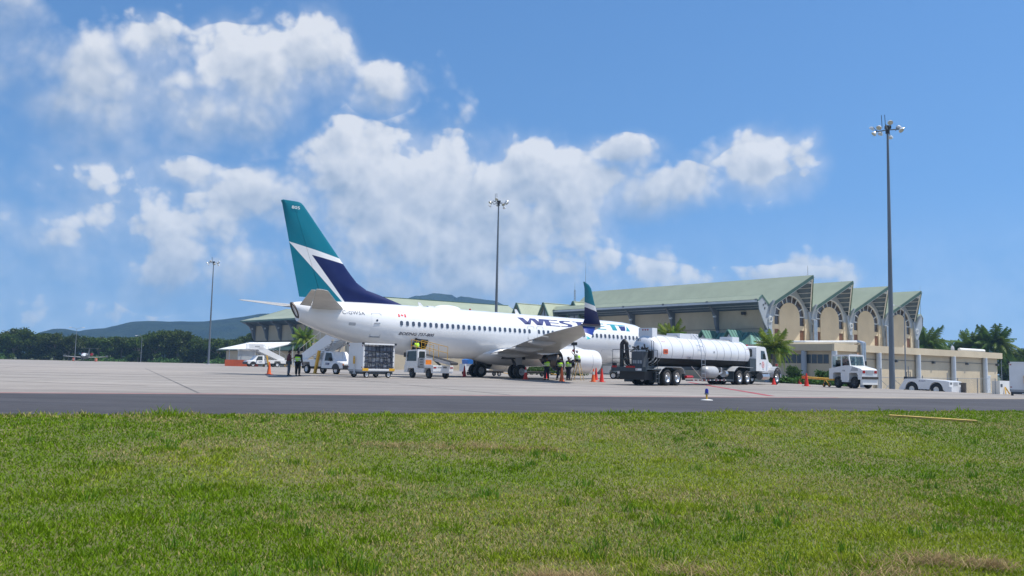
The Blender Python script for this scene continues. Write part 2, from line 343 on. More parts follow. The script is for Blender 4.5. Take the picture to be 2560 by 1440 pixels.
# ------------------------------------------------------------------ ground, taxiway, apron
def sheet(name, xs, ys, f, m, dz=0, **props):
    """grid sheet: f(u, v) -> x, y; z from gz"""
    vs = []; nx, ny = len(xs), len(ys)
    for v in ys:
        for u in xs:
            x, y = f(u, v); vs.append((x, y, G(x, y)+dz))
    fs = [(j*nx+i, j*nx+i+1, (j+1)*nx+i+1, (j+1)*nx+i) for j in range(ny-1) for i in range(nx-1)]
    me = bpy.data.meshes.new(name); me.from_pydata(vs, [], fs); me.polygons.foreach_set('use_smooth', [True]*len(fs)); me.materials.append(m)
    return link(name, me, None, None, None, **props)
def ground_mat(name, a, b, sc, stops, bump=.3, bs=6, rough=.9, spec=.3, streak=None):
    m = bpy.data.materials.new(name); m.use_nodes = True; t = NT(m.node_tree); p = t.n['Principled BSDF']; p.inputs['Roughness'].default_value = rough; p.inputs['Specular IOR Level'].default_value = spec
    v = t.add('ShaderNodeTexCoord').outputs['Object']
    n = t.ramp(t.noise(v, sc, 8, .65), *stops)
    c = t.mix(n, (*a, 1), (*b, 1))
    n2 = t.noise(v, sc*14, 5, .7); c = t.mix(t.ramp(n2, .35, .75), c, t.mix(.5, c, (*[x*.75 for x in a], 1)))
    if streak:
        ax, col, amt, ssc = streak
        rot = t.add('ShaderNodeMapping'); rot.inputs['Rotation'].default_value = (0,0,-ax); rot.inputs['Scale'].default_value = (.035,1,1); t.l.new(v, rot.inputs[0])
        s = t.noise(rot.outputs[0], ssc, 7, .72); c = t.mix(t.math('MULTIPLY', t.ramp(s, .46, .66), amt), c, (*col, 1))
        s2 = t.noise(rot.outputs[0], ssc*2.7, 6, .7); c = t.mix(t.math('MULTIPLY', t.ramp(s2, .52, .7), amt*.7), c, (*[min(1, x*1.25) for x in b], 1))
    if name == 'apron_concrete':
        st = t.ramp(t.noise(v, .22, 6, .7, .5), .60, .74); c = t.mix(t.math('MULTIPLY', st, .45), c, (.11,.10,.092,1))
        st = t.ramp(t.noise(v, .035, 5, .6), .45, .65); c = t.mix(t.math('MULTIPLY', st, .35), c, (.40,.35,.31,1))
    t.put(p.inputs['Base Color'], c)
    bn = t.add('ShaderNodeBump'); bn.inputs['Strength'].default_value = bump; bn.inputs['Distance'].default_value = .02
    t.l.new(t.noise(v, bs, 5, .7), bn.inputs['Height']); t.l.new(bn.outputs[0], p.inputs['Normal'])
    return m
AX = math.atan2(.413, .911)
m_soil = ground_mat('turf_soil', (.10,.13,.03), (.16,.15,.06), .5, (.35,.65), .6, 25)
m_asph = ground_mat('asphalt', (.052,.050,.055), (.080,.078,.084), .25, (.3,.7), .35, 30, .85, .35, (AX, (.040,.040,.047), .75, .33))
m_conc = ground_mat('apron_concrete', (.26,.236,.212), (.345,.315,.282), .06, (.3,.7), .25, 12, .85, .3, (AX*.9, (.19,.172,.158), .7, .14))
m_far = ground_mat('rough_grass', (.05,.075,.02), (.10,.10,.04), .05, (.35,.65), .4, 4)
def near(u, v): return (-9.21+EX[0]*u+EY[0]*v, 15.72+EX[1]*u+EY[1]*v)
yfar = lambda x: 24.77+(x+14.56)*(40.8-24.77)/(24.24+14.56)
lin = lambda a, b, n: list(np.linspace(a, b, n))
sheet('ground', lin(-70, 90, 41), lin(0, 45, 41), near, m_soil, 0, kind='structure')
def strip(u, v):
    x, y = near(u, 0); return (x, y+(yfar(x)-y)*v)
sheet('taxiway', lin(-250, 220, 95), lin(0, 1, 9), strip, m_asph, -.002, kind='structure')
def apf(u, v): return (u, yfar(u)+(246-yfar(u))*v)
apron = sheet('apron', lin(-260, 120, 153), [(i/60)**1.7 for i in range(61)], apf, m_conc, 0, kind='structure')
sheet('terrain', [-6000,-3000,-1500,-700,-400,-300]+lin(-250, 250, 51)+[300,400,700,1500,3000,6000], [-3000,-1000,-300,-100,-30]+lin(0, 300, 31)+[400,600,1000,2000,4000,9000], lambda u, v: (u, v), m_far, -.6, kind='structure')
sheet('verge', lin(-300, -20, 29), lin(244, 330, 5), lambda u, v: (u, v), m_far, .004, kind='structure')

def ribbon(name, pts, wd, m, parent=None, dz=.005, **props):
    vs = []; P = [Vector((*p, 0)) for p in pts]; out = []
    for a, b in zip(P[:-1], P[1:]):
        n = max(2, int((b-a).length/4)); out += [a+(b-a)*i/n for i in range(n)]
    out.append(P[-1]); d = (P[-1]-P[0]).normalized(); s = Vector((-d.y, d.x, 0))*wd/2
    for p in out:
        for q in (p-s, p+s): vs.append((q.x, q.y, G(q.x, q.y)+dz))
    me = bpy.data.meshes.new(name); me.from_pydata(vs, [], [(2*i,2*i+1,2*i+3,2*i+2) for i in range(len(out)-1)]); me.materials.append(m)
    return link(name, me, parent, None, None, **props)
m_redl = mat('worn_red_line', (.36,.12,.12), .8, 0, .25, 3, dirt=((.33,.26,.24), .7))
m_redl2 = mat('red_line', (.33,.045,.06), .8, 0, .2, 3, dirt=((.3,.2,.19), .4))
m_yell = mat('worn_yellow_line', (.5,.38,.22), .8, 0, .2, 2, dirt=((.36,.32,.28), .6))
m_seam = mat('tar_seam', (.12,.112,.104), .7, 0, .3, 2)
m_pale = mat('pale_joint', (.47,.44,.40), .85, 0, .2, 2)
el_ = lambda x, d: (x, yfar(x)+d)
ribbon('red_edge_line', [el_(-200,.35), el_(14,.35)], .28, m_redl, apron)
ribbon('yellow_edge_line', [el_(14,.9), el_(100,.9)], .22, m_yell, apron)
ribbon('red_stand_line', [(11.3,37.4), (13.5,60.1), (14.6,71)], .34, m_redl2, apron)
for a, b, wd, mm in [((-62,62),(-6,58.5),.12,m_seam), ((-45,44),(-14,33.5),.10,m_seam), ((-34,33),(14,50),.10,m_pale), ((-80,80),(10,55),.07,m_seam), ((-110,120),(0,98),.14,m_pale),
                     ((-70,95),(-5,100),.16,m_pale), ((-40,52),(20,44.5),.08,m_pale), ((-12,36),(30,54),.08,m_seam), ((-120,150),(-20,140),.2,m_pale), ((-30,41),(10,58),.06,m_seam), ((-25,60),(8,75),.12,m_pale)]:
    ribbon('joint', [a, b], wd, mm, apron)

for k in range(-9, 8):                                              # sealed slab joints, square to the taxiway edge
    a = (10*k, yfar(10*k)+1.2); ribbon('joint', [a, (a[0]-EX[1]*62, a[1]+EX[0]*62)], .07, m_seam, apron)
for d in (7, 14, 21, 28, 36, 45): ribbon('joint', [(-95, yfar(-95)+d), (26 if d < 30 else 12, yfar(26 if d < 30 else 12)+d)], .07, m_seam if d % 2 else m_pale, apron)

# ------------------------------------------------------------------ turf: blades
def vnoise(x, y, sc, seed):
    r = np.random.default_rng(seed); T = r.random((64,64)); x = x/sc; y = y/sc; xi = np.floor(x).astype(int); yi = np.floor(y).astype(int); fx = x-xi; fy = y-yi; fx = fx*fx*(3-2*fx); fy = fy*fy*(3-2*fy)
    g = lambda i, j: T[i % 64, j % 64]
    return (g(xi,yi)*(1-fx)+g(xi+1,yi)*fx)*(1-fy)+(g(xi,yi+1)*(1-fx)+g(xi+1,yi+1)*fx)*fy
def fbm(x, y, sc, seed): return sum(vnoise(x, y, sc/2**k, seed+k)*.5**k for k in range(4))/1.875
m_blade = bpy.data.materials.new('grass_blade'); m_blade.use_nodes = True
t = NT(m_blade.node_tree); t.n.clear(); at = t.add('ShaderNodeAttribute', attribute_name='col')
df = t.add('ShaderNodeBsdfDiffuse'); tl = t.add('ShaderNodeBsdfTranslucent'); gl = t.add('ShaderNodeBsdfGlossy'); gl.inputs['Roughness'].default_value = .45; gl.inputs['Color'].default_value = (.8,.9,.5,1)
for n in (df, tl): t.l.new(at.outputs['Color'], n.inputs[0])
m1 = t.add('ShaderNodeMixShader'); m1.inputs[0].default_value = .35; t.l.new(df.outputs[0], m1.inputs[1]); t.l.new(tl.outputs[0], m1.inputs[2])
m2 = t.add('ShaderNodeMixShader'); m2.inputs[0].default_value = .012; t.l.new(m1.outputs[0], m2.inputs[1]); t.l.new(gl.outputs[0], m2.inputs[2])
ou = t.add('ShaderNodeOutputMaterial'); t.l.new(m2.outputs[0], ou.inputs[0])
def blades(name, x, y, h, wd, lean, col, label, cat, z=None):
    n = len(x); z = gz(x, y)-.004 if z is None else z; a = rng.random(n)*2*PI; la = rng.random(n)*2*PI
    ca, sa = np.cos(a)*wd/2, np.sin(a)*wd/2; lx, ly = np.cos(la)*lean*h, np.sin(la)*lean*h; up_ = h*np.sqrt(np.maximum(.04, 1-np.minimum(lean,.98)**2))
    V = np.empty((n,5,3), np.float32)
    V[:,0] = np.c_[x-ca,y-sa,z]; V[:,1] = np.c_[x+ca,y+sa,z]
    V[:,2] = np.c_[x+lx*.4+ca*.75,y+ly*.4+sa*.75,z+up_*.6]; V[:,3] = np.c_[x+lx*.4-ca*.75,y+ly*.4-sa*.75,z+up_*.6]; V[:,4] = np.c_[x+lx,y+ly,z+up_]
    me = bpy.data.meshes.new(name); me.vertices.add(5*n); me.vertices.foreach_set('co', V.ravel())
    base = (np.arange(n)*5)[:,None]; loops = np.concatenate([base+np.array([[0,1,2,3]]), base+np.array([[3,2,4]])], 1).ravel()
    me.loops.add(7*n); me.loops.foreach_set('vertex_index', loops.astype(np.int32))
    ls = (np.arange(n)*7)[:,None]+np.array([[0,4]]); me.polygons.add(2*n); me.polygons.foreach_set('loop_start', ls.ravel().astype(np.int32))
    me.update(calc_edges=True); me.polygons.foreach_set('use_smooth', np.ones(2*n, bool))
    ca_ = me.color_attributes.new('col', 'FLOAT_COLOR', 'POINT'); cc = np.ones((n,5,4), np.float32); cc[:,:,:3] = col[:,None,:]; ca_.data.foreach_set('color', cc.ravel())
    me.materials.append(m_blade)
    return link(name, me, None, None, None, kind='stuff', label=label, category=cat)
N = 470000
yy = 5.0*(34/5.0)**(rng.random(N)**.92); xx = (rng.random(N)*2-1)*(yy*.66+1.2)
tt = (xx+9.21)*EY[0]+(yy-15.72)*EY[1]; k = tt > -.12+.25*(fbm(xx, yy, .9, 5)-.5); xx, yy, tt = xx[k], yy[k], tt[k]; n = len(xx)
big = fbm(xx, yy*.55, 3.2, 11); sml = fbm(xx, yy, .45, 23); dry = sms(.50, .66, fbm(xx*.6, yy, 2.4, 41)+.12*sms(7, 1, tt)*sms(6, -6, xx)); tall = sms(.58, .72, fbm(xx, yy, .5, 71))
fr = rng.random(n)
lush = np.array((.175,.285,.010)); mid = np.array((.265,.325,.024)); straw = np.array((.40,.335,.13)); dk = np.array((.085,.185,.015))
wq = sms(.38, .60, big)[:,None]; col = lush*.92*wq+mid*1.06*(1-wq)
col = col*(1-.35*sms(.5,.75,sml)[:,None])+dk*.35*sms(.5,.75,sml)[:,None]
pd = (.055+.42*dry*(1-tall))[:,None]; isd = (fr[:,None] < pd); col = np.where(isd, straw*(.7+.6*rng.random((n,1))), col*(.7+.6*rng.random((n,1))))
edge = sms(1.0, 0, tt)
h = (.022+.032*rng.random(n))*(1+.75*tall)*(1+.003*yy)*(1+2.8*edge*rng.random(n)*sms(.42,.68,fbm(xx, yy, .8, 91))); wd = .0042+.00085*yy*(1+.3*rng.random(n))
blades('grass', xx, yy, h, wd, .35+.6*rng.random(n), col, 'short mown green grass with straw patches in front of the dark taxiway', 'grass')
# coarser upright tufts
c_ = [(rng.uniform(-1,1)*(q*.62), q) for q in 5.2+14*rng.random(90)**1.5]
X = np.concatenate([rng.normal(a, .07, 26) for a, b in c_]); Y = np.concatenate([rng.normal(b, .07, 26) for a, b in c_]); n = len(X)
k = ((X+9.21)*EY[0]+(Y-15.72)*EY[1]) > .1; X, Y = X[k], Y[k]; n = len(X)
blades('grass_tufts', X, Y, .07+.08*rng.random(n), .007+.0006*Y, .15+.5*rng.random(n), np.array((.12,.24,.02))*(.7+.6*rng.random((n,1))), 'taller coarse tufts of broad green blades standing out of the mown grass', 'grass')
# cut, dried clippings lying in heaps
hp = [(.30,6.0,.17,.06,700), (.55,6.08,.08,.05,160), (1.35,6.35,.16,.07,200), (3.35,6.9,.16,.11,420), (3.72,6.75,.10,.08,330), (2.6,6.25,.22,.04,160), (2.9,6.45,.22,.04,160), (-1.9,13.6,.32,.12,260), (-.4,13.9,.45,.14,380), (.6,13.9,.25,.10,120), (-1.1,13.7,.2,.1,80), (2.2,6.05,.22,.04,110), (3.1,6.75,.2,.04,120)]
X = np.concatenate([rng.normal(a, r1, m_) for a, b, r1, r2, m_ in hp]); Y = np.concatenate([rng.normal(b, r2, m_) for a, b, r1, r2, m_ in hp]); n = len(X)
blades('dry_clippings', X, Y, .05+.11*rng.random(n), .0035+.0004*Y, .75+.23*rng.random(n), np.array((.40,.29,.15))*(.55+.75*rng.random((n,1))), 'heaps of dry tan grass clippings lying on the lawn', 'grass clippings', gz(X, Y)+.025+.03*rng.random(n))
# yellow marker slab lying in the grass
mb = MB(); a = Vector((9.95,22.7,0)); b = Vector((11.85,22.0,0)); mb.bar((*a.xy, G(*a.xy)+.025), (*b.xy, G(*b.xy)+.03), .34, .05)
o = mb.build('marker_slab', mat('faded_yellow', (.55,.37,.10), .8, 0, .2, 2, dirt=((.3,.27,.14), .6))); o['label'] = 'worn yellow painted marker slab lying flat in the grass'; o['category'] = 'marker'
# ------------------------------------------------------------------ airliner (local: x forward, y left, z up; s = metres aft of the nose tip, x = 19.6-s)
AC = thing('airliner', 'large white twin-engine jet airliner with teal and navy tail fin parked on the apron', 'airplane', (-1.14, 72.4, 0), 0, None, (0, .0102, R(36.7)))
ST = [0,.15,.6,1.2,2,2.9,4,5.5,7,25.5,27,28.5,30,31,32.2,33.3,34.4,35.5,36.6,37.4,37.9]
TOP = [3.0,3.28,3.66,4.0,4.45,5.0,5.3,5.44,5.48,5.48,5.48,5.47,5.46,5.45,5.43,5.40,5.36,5.30,5.22,5.14,5.05]
BOT = [2.95,2.62,2.28,2.02,1.82,1.67,1.56,1.49,1.47,1.47,1.49,1.55,1.72,1.88,2.12,2.4,2.68,3.01,3.42,3.72,3.95]
RYY = [.02,.33,.72,1.04,1.32,1.55,1.74,1.85,1.88,1.88,1.88,1.86,1.8,1.74,1.64,1.5,1.33,1.13,.86,.58,.38]
def sec(s):
    t = np.interp(s, ST, TOP); b = np.interp(s, ST, BOT); return t, b, np.interp(s, ST, RYY), b+(t-b)*.531
def skin(s, z, off=0., side=-1):
    """point on the fuselage side at station s, height z"""
    t, b, r, zc = sec(s); rz = (t-zc) if z > zc else (zc-b); q = max(-1, min(1, (z-zc)/rz)); c = math.sqrt(max(0, 1-q*q))
    nv = Vector((0, c/r, q/rz)).normalized(); return Vector((19.6-s, side*(r*c+off*nv.y), z+off*nv.z))
NS = 48
def ring(s):
    t, b, r, zc = sec(s); out = []
    for i in range(NS):
        a = 2*PI*i/NS; cz = math.cos(a); out.append((19.6-s, -r*math.sin(a), zc+cz*((t-zc) if cz > 0 else (zc-b))))
    return out
def oblique(k, d): return [(x+d+(5.0-z)*.5, y*k, 4.52+(z-4.52)*k) for (x, y, z) in ring(37.9)]
stn = sorted(set(ST+[.3,.9,1.6,2.4,3.4,4.7,9,11,13,15,17,19,21,23,27.41,28.58,29.2,33.8,35,36]))
mb = MB(); mb.loft([ring(s) for s in stn[:-1]]+[oblique(1, .05)], caps=True)
i0, i1 = stn.index(27.41), stn.index(28.58); hole = set()     # hold door opening, right side (angles 112.5..157.5 degrees)
for f in mb.f:
    if len(f) == 4:
        js = sorted({i//NS for i in f}); ii = {i % NS for i in f}
        if js[0] >= i0 and js[-1] <= i1 and min(ii) >= 15 and max(ii) <= 21: hole.add(f)
mb.f = [f for f in mb.f if f not in hole]
mb.build('fuselage', 'acwhite', AC)
mb = MB(); q = [ring(27.41)[i] for i in range(15,22)]+[ring(28.58)[i] for i in range(21,14,-1)]      # hold interior
inn = [(p[0], p[1]*.1+.2, p[2]+.12) for p in q]; mb.loft([q, inn], caps=False); mb.poly(inn); mb.build('cargo_hold', 'blackp', AC)
mb = MB(); e = [skin(s, z, .012) for s, z in ((27.36,2.72),(28.63,2.72),(28.63,1.70),(27.36,1.70))]
for a, b in zip(e, e[1:]+e[:1]): mb.bar(a, b, .05, .02)
mb.build('cargo_door_frame', 'grey', AC)
mb = MB(); mb.loft([oblique(1.02,.25), oblique(1.03,.0), oblique(1.0,-.05), oblique(.82,-.05), oblique(.75,.3)], caps=False); mb.poly(oblique(.75,.3)); mb.build('exhaust_outlet', 'exh', AC)

# livery on the fin: plain bands decided by straight lines in the fin's own plane
m_liv = bpy.data.materials.new('fin_livery'); m_liv.use_nodes = True; t = NT(m_liv.node_tree); pb = t.n['Principled BSDF']; pb.inputs['Roughness'].default_value = .4; pb.inputs['Specular IOR Level'].default_value = .3
tc_ = t.add('ShaderNodeTexCoord'); se = t.add('ShaderNodeSeparateXYZ'); t.l.new(tc_.outputs['Object'], se.inputs[0])
def side_of(p, q):     # >0 to the left of p->q in (x, z)
    (x0, z0), (x1, z1) = (19.6-p[0], p[1]), (19.6-q[0], q[1]); a, b = -(z1-z0), (x1-x0); L = math.hypot(a, b)
    v = t.math('ADD', t.math('MULTIPLY', se.outputs[0], a/L), t.math('MULTIPLY_ADD', se.outputs[2], b/L, -(a*x0+b*z0)/L))
    return t.ramp(v, -.008, .008)
up1 = side_of((38.31,9.40), (34.44,8.57)); up2 = side_of((36.62,8.60), (34.06,8.18)); l3 = side_of((36.62,8.60), (33.77,5.28)); l4 = side_of((38.31,9.36), (33.94,5.26))
cwhite, cteal, cnavy = (.8,.8,.8,1), (.0,.165,.232,1), (.005,.012,.085,1)
dn = t.math('SUBTRACT', 1, up2); nav = t.math('MULTIPLY', dn, l3)
c = t.mix(nav, cwhite, cnavy); c = t.mix(up1, c, cteal); c = t.mix(t.math('SUBTRACT', 1, l4), c, cteal)
n_ = t.ramp(t.noise(tc_.outputs['Object'], .8, 5, .6), .3, .8); c = t.mix(t.math('MULTIPLY', n_, .04), c, (.2,.25,.28,1)); t.put(pb.inputs['Base Color'], c)
zf = [4.9,5.2,5.5,5.8,6.13,6.37,6.86,7.6,8.4,9.4,10.4,11.4,12.1,12.3,12.36]
LEs = lambda z: float(np.interp(z, [4.9,5.5,6.13,6.37,6.79,6.95,12.1,12.3,12.36], [27.2,28.94,31.05,32.01,32.73,33.0,37.33,37.55,37.75]))
TEs = lambda z: float(np.interp(z, [4.9,12.3,12.36], [37.2,39.05,39.0]))
def fin_ring(z, a, b, n=14):
    le, te = LEs(z), TEs(z); ch = te-le; mt = (.5-.032*(z-5))*.55
    f = lambda u: mt*min(1, (u*ch/1.6)**.5)*(1-max(0, (u*ch-1.6)/(ch-1.6+1e-6)))**.8 if u*ch > 1.6 else mt*(u*ch/1.6)**.5
    us = [a+(b-a)*i/n for i in range(n+1)]; return [(19.6-le-u*ch, -f(u)-.004, z) for u in us]+[(19.6-le-u*ch, f(u)+.004, z) for u in us[::-1]]
def fin_u(z): te = TEs(z); le = LEs(z); return (te-(1.75-.13*(z-5))-le)/(te-le)
MB().loft([fin_ring(z, 0, fin_u(z)) for z in zf]).build('tail_fin', m_liv, AC)
MB().loft([fin_ring(z, fin_u(z)+.006, 1, 5) for z in zf if z > 5.2]).build('rudder', m_liv, AC)
text('805', .62, .22, 'white', AC, (19.6-38.35, -.21, 11.78), (1,0,0), (0,0,1), .01, name='fin_number')
# horizontal stabilizers
def lift(name, stns, m, side, sub=None, parent=None, a=0., b=1., camber=0.0, n=10):
    """stns: (y, LE s, TE s, z, thickness)"""
    rings = []
    for (y, le, te, z, th) in stns:
        us = [a+(b-a)*(i/n) for i in range(n+1)]; ch = te-le
        f = lambda u: th*(2.2*math.sqrt(max(u,0))*(1-u)*1.15+.0)
        top = [(19.6-le-u*ch, side*y, z+f(u)*.6+.012) for u in us]; bot = [(19.6-le-u*ch, side*y, z-f(u)*.4-.012) for u in us]
        rings.append(top+bot[::-1])
    return MB().loft(rings).build(name, m, parent or AC)
for sd in (-1, 1):
    lift('stabilizer', [(.5,33.9,37.7,4.72,.30),(1.3,34.5,37.85,4.80,.27),(4,36.4,38.6,5.12,.17),(6.85,38.25,39.4,5.44,.09),(7.12,38.75,39.35,5.48,.04)], 'stabg', sd, b=.72)
    lift('elevator', [(1.5,34.7,37.9,4.82,.22),(4,36.4,38.6,5.12,.16),(6.8,38.25,39.4,5.44,.085)], 'stabg', sd, a=.735)
# wings
WG = [(0,13.6,21.9,1.72,.95),(1.9,14.9,21.9,1.95,.85),(2.8,15.7,21.95,2.06,.74),(5.8,17.5,22.55,2.42,.52),(8.8,19.1,23.5,2.8,.42),(12,20.8,24.3,3.2,.33),(15,22.4,24.95,3.5,.25),(16.9,23.4,25.3,3.68,.19)]
wg = lambda y: tuple(float(np.interp(y, [r[0] for r in WG], [r[k] for r in WG])) for k in range(5))
for sd in (-1, 1):
    lift('wing', WG, 'wingg', sd, b=.80, n=14)
    for nm, y0, y1, dz in (('flap',2.2,5.3,-.06),('flap',6.0,11.6,-.05),('aileron',11.75,15.6,0.),('flap_end_panel',15.7,16.9,0)):
        st_ = [list(wg(y)) for y in (y0, (y0+y1)/2, y1)]
        for r in st_: r[3] += dz
        lift(nm, st_, 'wingg', sd, a=.81, b=1.0, n=5)
    for y in (3.6, 7.0, 10.2):                                       # flap track fairings
        _, le, te, z, th = wg(y); L = te-le; mb = MB()
        mb.loft([[(19.6-(le+L*u), sd*y+.16*k*math.sin(a), z-.18-.1*u+.26*k*math.cos(a)) for a in [2*PI*i/10 for i in range(10)]] for u, k in ((.45,.05),(.55,.6),(.7,1),(.85,.95),(1.0,.6),(1.12,.06))]); mb.build('flap_fairing', 'wingg', AC)
    # split-tip winglet: upper blade, lower strake
    def blade(rows, name, m):
        rings = []
        for (le, te, y, z, th) in rows:
            rings.append([(19.6-le, sd*y, z), (19.6-le-.2*(te-le), sd*(y+th), z), (19.6-te+.2*(te-le), sd*(y+th*.6), z), (19.6-te, sd*y, z), (19.6-te+.2*(te-le), sd*(y-th*.6), z), (19.6-le-.2*(te-le), sd*(y-th), z)])
        return MB().loft(rings).build(name, m, AC)
    m_wl = bpy.data.materials.get('winglet_livery')
    if not m_wl:
        m_wl = bpy.data.materials.new('winglet_livery'); m_wl.use_nodes = True; t = NT(m_wl.node_tree); pb = t.n['Principled BSDF']; pb.inputs['Roughness'].default_value = .3
        tc_ = t.add('ShaderNodeTexCoord'); se = t.add('ShaderNodeSeparateXYZ'); t.l.new(tc_.outputs['Object'], se.inputs[0])
        h1 = side_of((25.6,5.12), (24.76,4.95)); h2 = side_of((25.5,4.82), (24.5,4.60))
        dn1 = side_of((25.5,3.25), (24.6,2.98)); dn2 = side_of((25.5,3.12), (24.8,2.62)); low = side_of((26,3.58), (23,3.58))
        cu = t.mix(h2, cnavy, cwhite); cu = t.mix(h1, cu, cteal)
        cl = t.mix(dn2, (.0,.36,.40,1), cwhite); cl = t.mix(dn1, cl, (.012,.035,.25,1)); t.put(pb.inputs['Base Color'], t.mix(low, cl, cu))
    blade([(23.5,25.3,16.9,3.70,.10),(23.75,25.32,17.2,3.78,.09),(24.05,25.36,17.4,4.05,.07),(24.5,25.5,17.55,4.7,.055),(24.85,25.62,17.68,5.3,.045),(25.2,25.78,17.82,6.0,.035),(25.45,25.9,17.88,6.22,.025),(25.85,25.98,17.92,6.38,.012)], 'winglet', m_wl)
    blade([(24.15,25.3,17.15,3.62,.07),(24.45,25.32,17.35,3.35,.05),(24.85,25.36,17.6,3.0,.035),(25.15,25.42,17.75,2.8,.02),(25.42,25.52,17.8,2.74,.01)], 'lower_winglet', m_wl)
# wing root fairing
mb = MB(); mb.ball((19.6-17.4, 0, 1.95), (5.4, 2.18, .98), 32, 14); mb.build('wing_root_fairing', 'acwhite', AC)
# engines
for sd in (-1, 1):
    ey, ez = sd*4.83, 1.56; o = (0, ey, ez); X = lambda s: 19.6-s-.65
    e = MB().lathe([(X(12.9),.78),(X(12.55),.80),(X(12.38),.86),(X(12.33),.91),(X(12.38),.95),(X(12.6),.985),(X(13.2),1.0),(X(14.4),1.0),(X(15.4),.96),(X(16.5),.86),(X(16.48),.83),(X(15.6),.86)], o, 'x', 36).build('engine_cowl', 'acwhite', AC)
    MB().lathe([(X(12.8),.79),(X(12.95),.02)], o, 'x', 24).build('fan', 'dkgrey', e)
    MB().lathe([(X(15.7),.85),(X(15.72),.5)], o, 'x', 24).build('fan_duct', 'blackp', e)
    for s_ in (13.35, 14.9): MB().lathe([(X(s_),1.003),(X(s_+.03),1.003)], o, 'x', 36).build('cowl_seam', 'line', e)
    MB().lathe([(X(15.6),.60),(X(16.8),.56),(X(17.7),.42),(X(17.68),.39),(X(16.9),.42)], o, 'x', 28).build('core_nozzle', 'exh', AC)
    MB().lathe([(X(17.0),.30),(X(17.7),.22),(X(18.3),.02)], o, 'x', 20, True).build('exhaust_plug', 'exh', AC)
    mb = MB(); mb.loft([[(X(s), ey+y, z) for y, z in ((-w_,z0),(w_,z0),(w_*.8,z1),(-w_*.8,z1))] for s, w_, z0, z1 in ((13.6,.02,2.5,2.56),(14.6,.16,2.2,2.78),(16.4,.2,2.0,2.7),(18.2,.16,1.95,2.5),(19.4,.03,2.3,2.4))]); mb.build('pylon', 'acwhite', AC)
# landing gear
for sd in (-1, 1):
    mb = MB(); mb.cyl((0, sd*2.86, .56), (.05, sd*2.75, 2.1), .11, .13, 12); mb.cyl((0, sd*2.3, .56), (0, sd*3.4, .56), .09, None, 10); mb.cyl((.02, sd*2.8, 1.0), (.1, sd*1.5, 1.95), .07, None, 8); mb.cyl((-.15, sd*2.86, .75), (-.7, sd*2.7, 1.9), .05, None, 8)
    mb.build('main_gear_strut', 'dkgrey', AC)  # dark grey carries the shade under the wing in the strut's colour
    mb = MB(); mb.slab([(-.28, sd*3.1, 1.05), (.28, sd*3.1, 1.05), (.36, sd*2.98, 1.9), (-.36, sd*2.98, 1.9)], .05); mb.build('gear_door', 'grey', AC)
    MB().box(-.75,.75,min(sd*1.3,sd*2.9),max(sd*1.3,sd*2.9),1.55,2.0).build('wheel_well', 'blackp', AC)
    for k in (-1, 1): wheel(AC, (0, sd*2.86+k*.43, .565), .565, .42, .52, 'grey', -1 if k*sd > 0 and sd < 0 else (1 if k > 0 else -1))
mb = MB(); mb.cyl((15.6, 0, .50), (15.6, 0, 1.9), .08, .09, 10); mb.cyl((15.6, -.3, .50), (15.6, .3, .50), .06, None, 8); mb.bar((15.6,0,.9), (16.6,0,1.6), .07); mb.build('nose_gear_strut', 'grey', AC)
for k in (-1, 1): wheel(AC, (15.6, k*.22, .50), .34, .2, .5, 'grey', k)
# cabin windows: one pane mesh per curvature, shared
def rr(wd, ht, r, n=4): return [(sx*(wd/2-r)+r*math.cos(a0+PI/2*i/n), sy*(ht/2-r)+r*math.sin(a0+PI/2*i/n)) for sx, sy, a0 in ((1,1,0),(-1,1,PI/2),(-1,-1,PI),(1,-1,3*PI/2)) for i in range(n+1)]
_pane = {}
def pane_mesh(sc, name='window'):
    k = round(sc, 3)
    if k not in _pane:
        mb = MB(); mb.prism([(a*sc, b) for a, b in rr(.25,.36,.10)], 'y', -.008, .004); _pane[k] = mb.mesh('window', MT['cabglass'])
    return _pane[k]
for side in (-1, 1):
    for k in range(50):
        if k == 25: continue
        s = 29.87-.508*k; z = 3.95; p = skin(s, z, .006, side); p2 = skin(s, z+.1, .006, side); tilt = math.atan2((p2.y-p.y)*-side*-1, .1)
        yaw = math.atan2(skin(s-.2, z, 0, side).y-skin(s+.2, z, 0, side).y, .4)
        o = link('window', pane_mesh(1.0), AC, p, (math.atan2(-(p2.y-p.y), p2.z-p.z), 0, yaw))
# doors and hatches drawn by their seams, each a shallow raised panel
def hatch(name, s0, s1, z0, z1, m='acwhite', r=.12, off=.012, side=-1, seam=True, w_=.022):
    pts = [((s0+s1)/2+a, (z0+z1)/2+b) for a, b in rr(s1-s0, z1-z0, r)]; mb = MB(); nz = 8
    zs = [z0+(z1-z0)*i/nz for i in range(nz+1)]; rows = []
    for z in zs:
        dz = max(0, r-min(z-z0, z1-z)); ins = r-math.sqrt(max(0, r*r-dz*dz)); rows.append([skin(s, z, off, side) for s in (s0+ins, (s0+s1)/2, s1-ins)])
    mb.loft(rows, caps=False, closed=False); o = mb.build(name, m, AC)
    if seam:
        mb = MB(); q = [skin(s, z, off+.004, side) for s, z in pts]
        for a, b in zip(q, q[1:]+q[:1]): mb.bar(a, b, w_, .012)
        mb.build('door_seam', 'line', o)
    return o
d = hatch('service_door', 31.50, 32.28, 2.86, 4.60)
mb = MB(); p = skin(31.86, 4.05, .02); mb.ball(p, (.09,.03,.09), 10, 6); mb.build('door_window', 'cabglass', d)
mb = MB(); mb.bar(skin(31.62,3.86,.03), skin(32.1,3.84,.03), .05); mb.build('door_handle', 'line', d)
mb = MB(); mb.bar(skin(31.5,2.83,.03), skin(32.3,2.83,.03), .06, .05); mb.build('door_sill', 'line', d)
